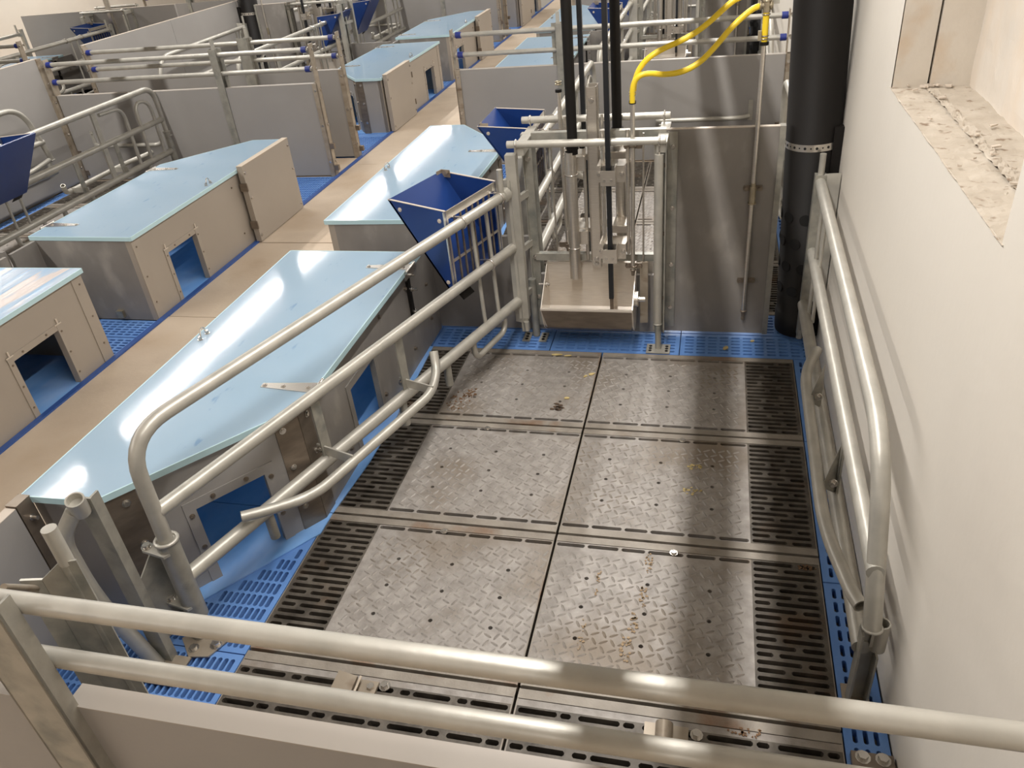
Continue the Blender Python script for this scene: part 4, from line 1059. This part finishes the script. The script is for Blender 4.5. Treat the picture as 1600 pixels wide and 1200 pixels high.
# other pairs have their drinker pipes too
def make_drinker():
    t = thing('drinker_pipe', '', 'pipe', 'drinker pipes')
    b = MB(); b.tube([(dx, dy, .14), (dx, dy, 1.9)], .0092, 10); b.build('pipe', 'stainless', t)
    b = MB(); b.tube([(dx, dy, .64), (dx, dy, .71)], .0135, 12); b.build('coupling', 'brass', t)
    b = MB(); b.tube([(dx, dy, .10), (dx, dy, .14)], .008, 10); b.build('nipple', 'strip', t)
    settle(t, dx, dy); return t
dk = make_drinker(); spread_pairs(dk, 'thin drinker pipe on the shared divider, {p}', ('L1', 'L3'))
X, Y = pen_xy('R3', dx, dy); dk.location = (X, Y, 0); dk['label'] = 'thin drinker pipe on the shared divider, ' + PAIRS['R3']

# ------------------------------------------------------------------ black ventilation pipe
def make_vent_pipe():
    t = thing('vent_pipe', 'wide black plastic pipe standing in the corner with holes near its lower end', 'pipe', 'wide black pipes')
    A = Vector((.868, 1.45, .02)); B = Vector((.795, 1.45, 1.9)); ax = (B - A).normalized()
    b = MB(); b.tube([A, A + ax * .02, A + ax * .10, A + ax * .102, B], [.108, .110, .110, .105, .1045], 36); p = b.build('pipe', 'black', t)
    c = A + ax * .845
    b = MB(); n = 40
    vs = []; u = ax.orthogonal().normalized(); w_ = ax.cross(u)
    for k in range(n):
        a = 2 * math.pi * k / n; d = u * math.cos(a) + w_ * math.sin(a)
        vs += [c + d * .1062 - ax * .014, c + d * .1062 + ax * .014]
    b.add(vs, [(2 * k, 2 * ((k + 1) % n), 2 * ((k + 1) % n) + 1, 2 * k + 1) for k in range(n)], True); st = b.build('strap', 'stainless', t)
    b = MB()
    for k in range(30):
        a = 2 * math.pi * k / 30; d = u * math.cos(a) + w_ * math.sin(a); b.tube([c + d * .106, c + d * .1068], .0055 if k % 2 else .0032, 8)
    b.build('strap_hole', 'black_hole', st)
    for j, z in enumerate((.22, .33, .44, .55)):
        q = A + ax * z
        for k in range(9):
            a = 2 * math.pi * (k + .5 * (j % 2)) / 9; d = (Vector((math.cos(a), math.sin(a), 0)))
            b = MB(); b.tube([q + d * .1035, q + d * .1062], .024, 14); b.build('air_hole', 'black_hole', p)
    b = MB(); b.box(.905, .934, 1.36, 1.40, .66, .94); b.box(.90, .905, 1.36, 1.40, .66, .94); bk = b.build('wall_bracket', 'black', t)
    b = MB(); [b.bolt((.902, 1.38, z), (-1, 0, 0), .008, .008) for z in (.72, .88)]; b.build('bracket_bolt', 'strip', bk)
    settle(t, .868, 1.45, .02); return t
vp = make_vent_pipe()
spread_pairs(vp, 'wide black plastic pipe in the corner, {p}', ('R3', 'L1', 'L3'))

# ------------------------------------------------------------------ loose ends on the floor
t = thing('floor_bracket', 'grey curved bracket with two bolts on the front grating below the rails, hut end', 'bracket')
b = MB(); b.box(-.45, -.385, -.73, -.655, .002, .012); b.slab([(-.50, -.72), (-.44, -.725), (-.44, -.665), (-.50, -.655)], .03, .04); b.beam((-.445, -.69, .006), (-.432, -.69, .036), .06, .006, (1, 0, 0)); b.build('plate', 'bar', t)
b = MB(); [b.bolt((x, y, .008), (0, 0, 1), .011, .012) for x, y in ((-.402, -.675), (-.41, -.715))]; b.bolt((-.368, -.66, .003), (0, 0, 1), .011, .012); b.build('bolt_set', 'bolt', t); settle(t, -.43, -.70)
t = thing('floor_bracket', 'grey bracket with a raised hood on the front grating, wall end', 'bracket')
b = MB(); b.box(.345, .455, -.74, -.655, .002, .008); b.tube([(.395, -.74, .008), (.395, -.66, .02)], .022, 14); b.build('plate', 'bar', t)
b = MB(); b.bolt((.475, -.67, .003), (0, 0, 1), .011, .012); b.build('bolt_set', 'bolt', t); settle(t, .40, -.70)
t = thing('floor_bracket', 'brown bolted plate in the corner by the wall and front divider', 'bracket')
b = MB(); b.box(.835, .93, -.78, -.66, .002, .02); b.build('plate', 'strip', t)
b = MB(); [b.bolt((x, -.675, .02), (0, 0, 1), .012, .012) for x in (.86, .905)]; b.build('bolt_set', 'bolt', t); settle(t, .88, -.72)

random.seed(11)
def crumbs(nm, mname, lab, spots, h=.004):
    for k, (x, y, l, wd, a) in enumerate(spots):
        b = MB(); c, s_ = math.cos(a), math.sin(a); pts = []
        for i in range(7):
            q = 2 * math.pi * i / 7; r = random.uniform(.7, 1.2); pts.append((x + c * math.cos(q) * l * r - s_ * math.sin(q) * wd * r, y + s_ * math.cos(q) * l * r + c * math.sin(q) * wd * r))
        b.slab(pts, .002, .002 + h); tag(b.build(nm, mname), lab[k], 'litter', 'litter on the floor')
crumbs('straw_crumb', 'chip', ['long straw coloured scrap at the back edge of the tread plates', 'small straw scrap beside the long one by the trough', 'straw coloured scrap lying across the middle gap of the floor', 'smaller straw scrap beside the middle gap of the floor', 'straw crumb lying on the blue strip near the wall', 'larger straw crumb on the blue strip under drinker pipe', 'pale crumb on the tread plate beside the dirt smear'],
       [(-.205, 1.148, .028, .006, .1), (-.155, 1.142, .02, .004, .2), (-.022, .995, .014, .008, .6), (-.048, .975, .013, .007, .9), (.66, 1.33, .01, .007, .3), (.545, 1.26, .018, .01, 1.0), (-.10, .80, .012, .007, .2)], .004)
t = thing('dirt_smear', 'dark dirt smear on the tread plate before the middle gap', 'litter')
for k in range(9):
    a = random.uniform(0, 6.3); x, y = -.12 + .05 * math.cos(a) * random.random(), .735 + .028 * math.sin(a) * random.random(); b = MB()
    b.slab([(x + math.cos(q) * random.uniform(.006, .016), y + math.sin(q) * random.uniform(.004, .009)) for q in (0, .9, 1.9, 2.8, 3.7, 4.6, 5.5)], .002, .0035); b.build('clod', 'dung', t)
settle(t, -.12, .735)

M['rust'] = material('rust_flakes', lin(112, 84, 60), lin(132, 102, 76), 40, 0.9)
M['ochre'] = material('ochre_stain', lin(146, 124, 96), lin(160, 138, 110), 40, 0.9)
def stain(label, mname, spots, n, r0, r1):
    b = MB()
    for x, y, rx, ry in spots:
        for k in range(n):
            a = random.uniform(0, 6.283); q = math.sqrt(random.random()); px, py = x + rx * q * math.cos(a), y + ry * q * math.sin(a); r = random.uniform(r0, r1)
            b.slab([(px + r * math.cos(t_) * random.uniform(.5, 1.2), py + r * math.sin(t_) * random.uniform(.5, 1.2)) for t_ in (0, 1.2, 2.4, 3.6, 4.9)], .0015, .0029)
    t = thing('dried_stain', label, 'stain'); b.build('flakes', mname, t, kind='stuff'); settle(t, spots[0][0], spots[0][1])
stain('brown rust stain at the slotted corner of the first gate side plate', 'rust', [(-.56, .745, .05, .07), (-.52, .80, .03, .04)], 46, .002, .006)
stain('ochre streak running down the third wall side plate', 'ochre', [(.31, -.10, .012, .05), (.305, -.24, .012, .05), (.285, -.34, .012, .05), (.272, -.44, .014, .06)], 22, .002, .006)
stain('faint second ochre streak on the third wall side plate', 'ochre', [(.165, -.20, .01, .05), (.145, -.40, .01, .06)], 16, .002, .005)
stain('two pale dried splashes in the shadow on the second wall side plate', 'chip', [(.438, .40, .03, .016), (.432, .265, .035, .022)], 20, .003, .006)
stain('rust speckles on the wall end of the front grating', 'rust', [(.60, -.64, .05, .012), (.78, -.05, .03, .01)], 22, .002, .005)
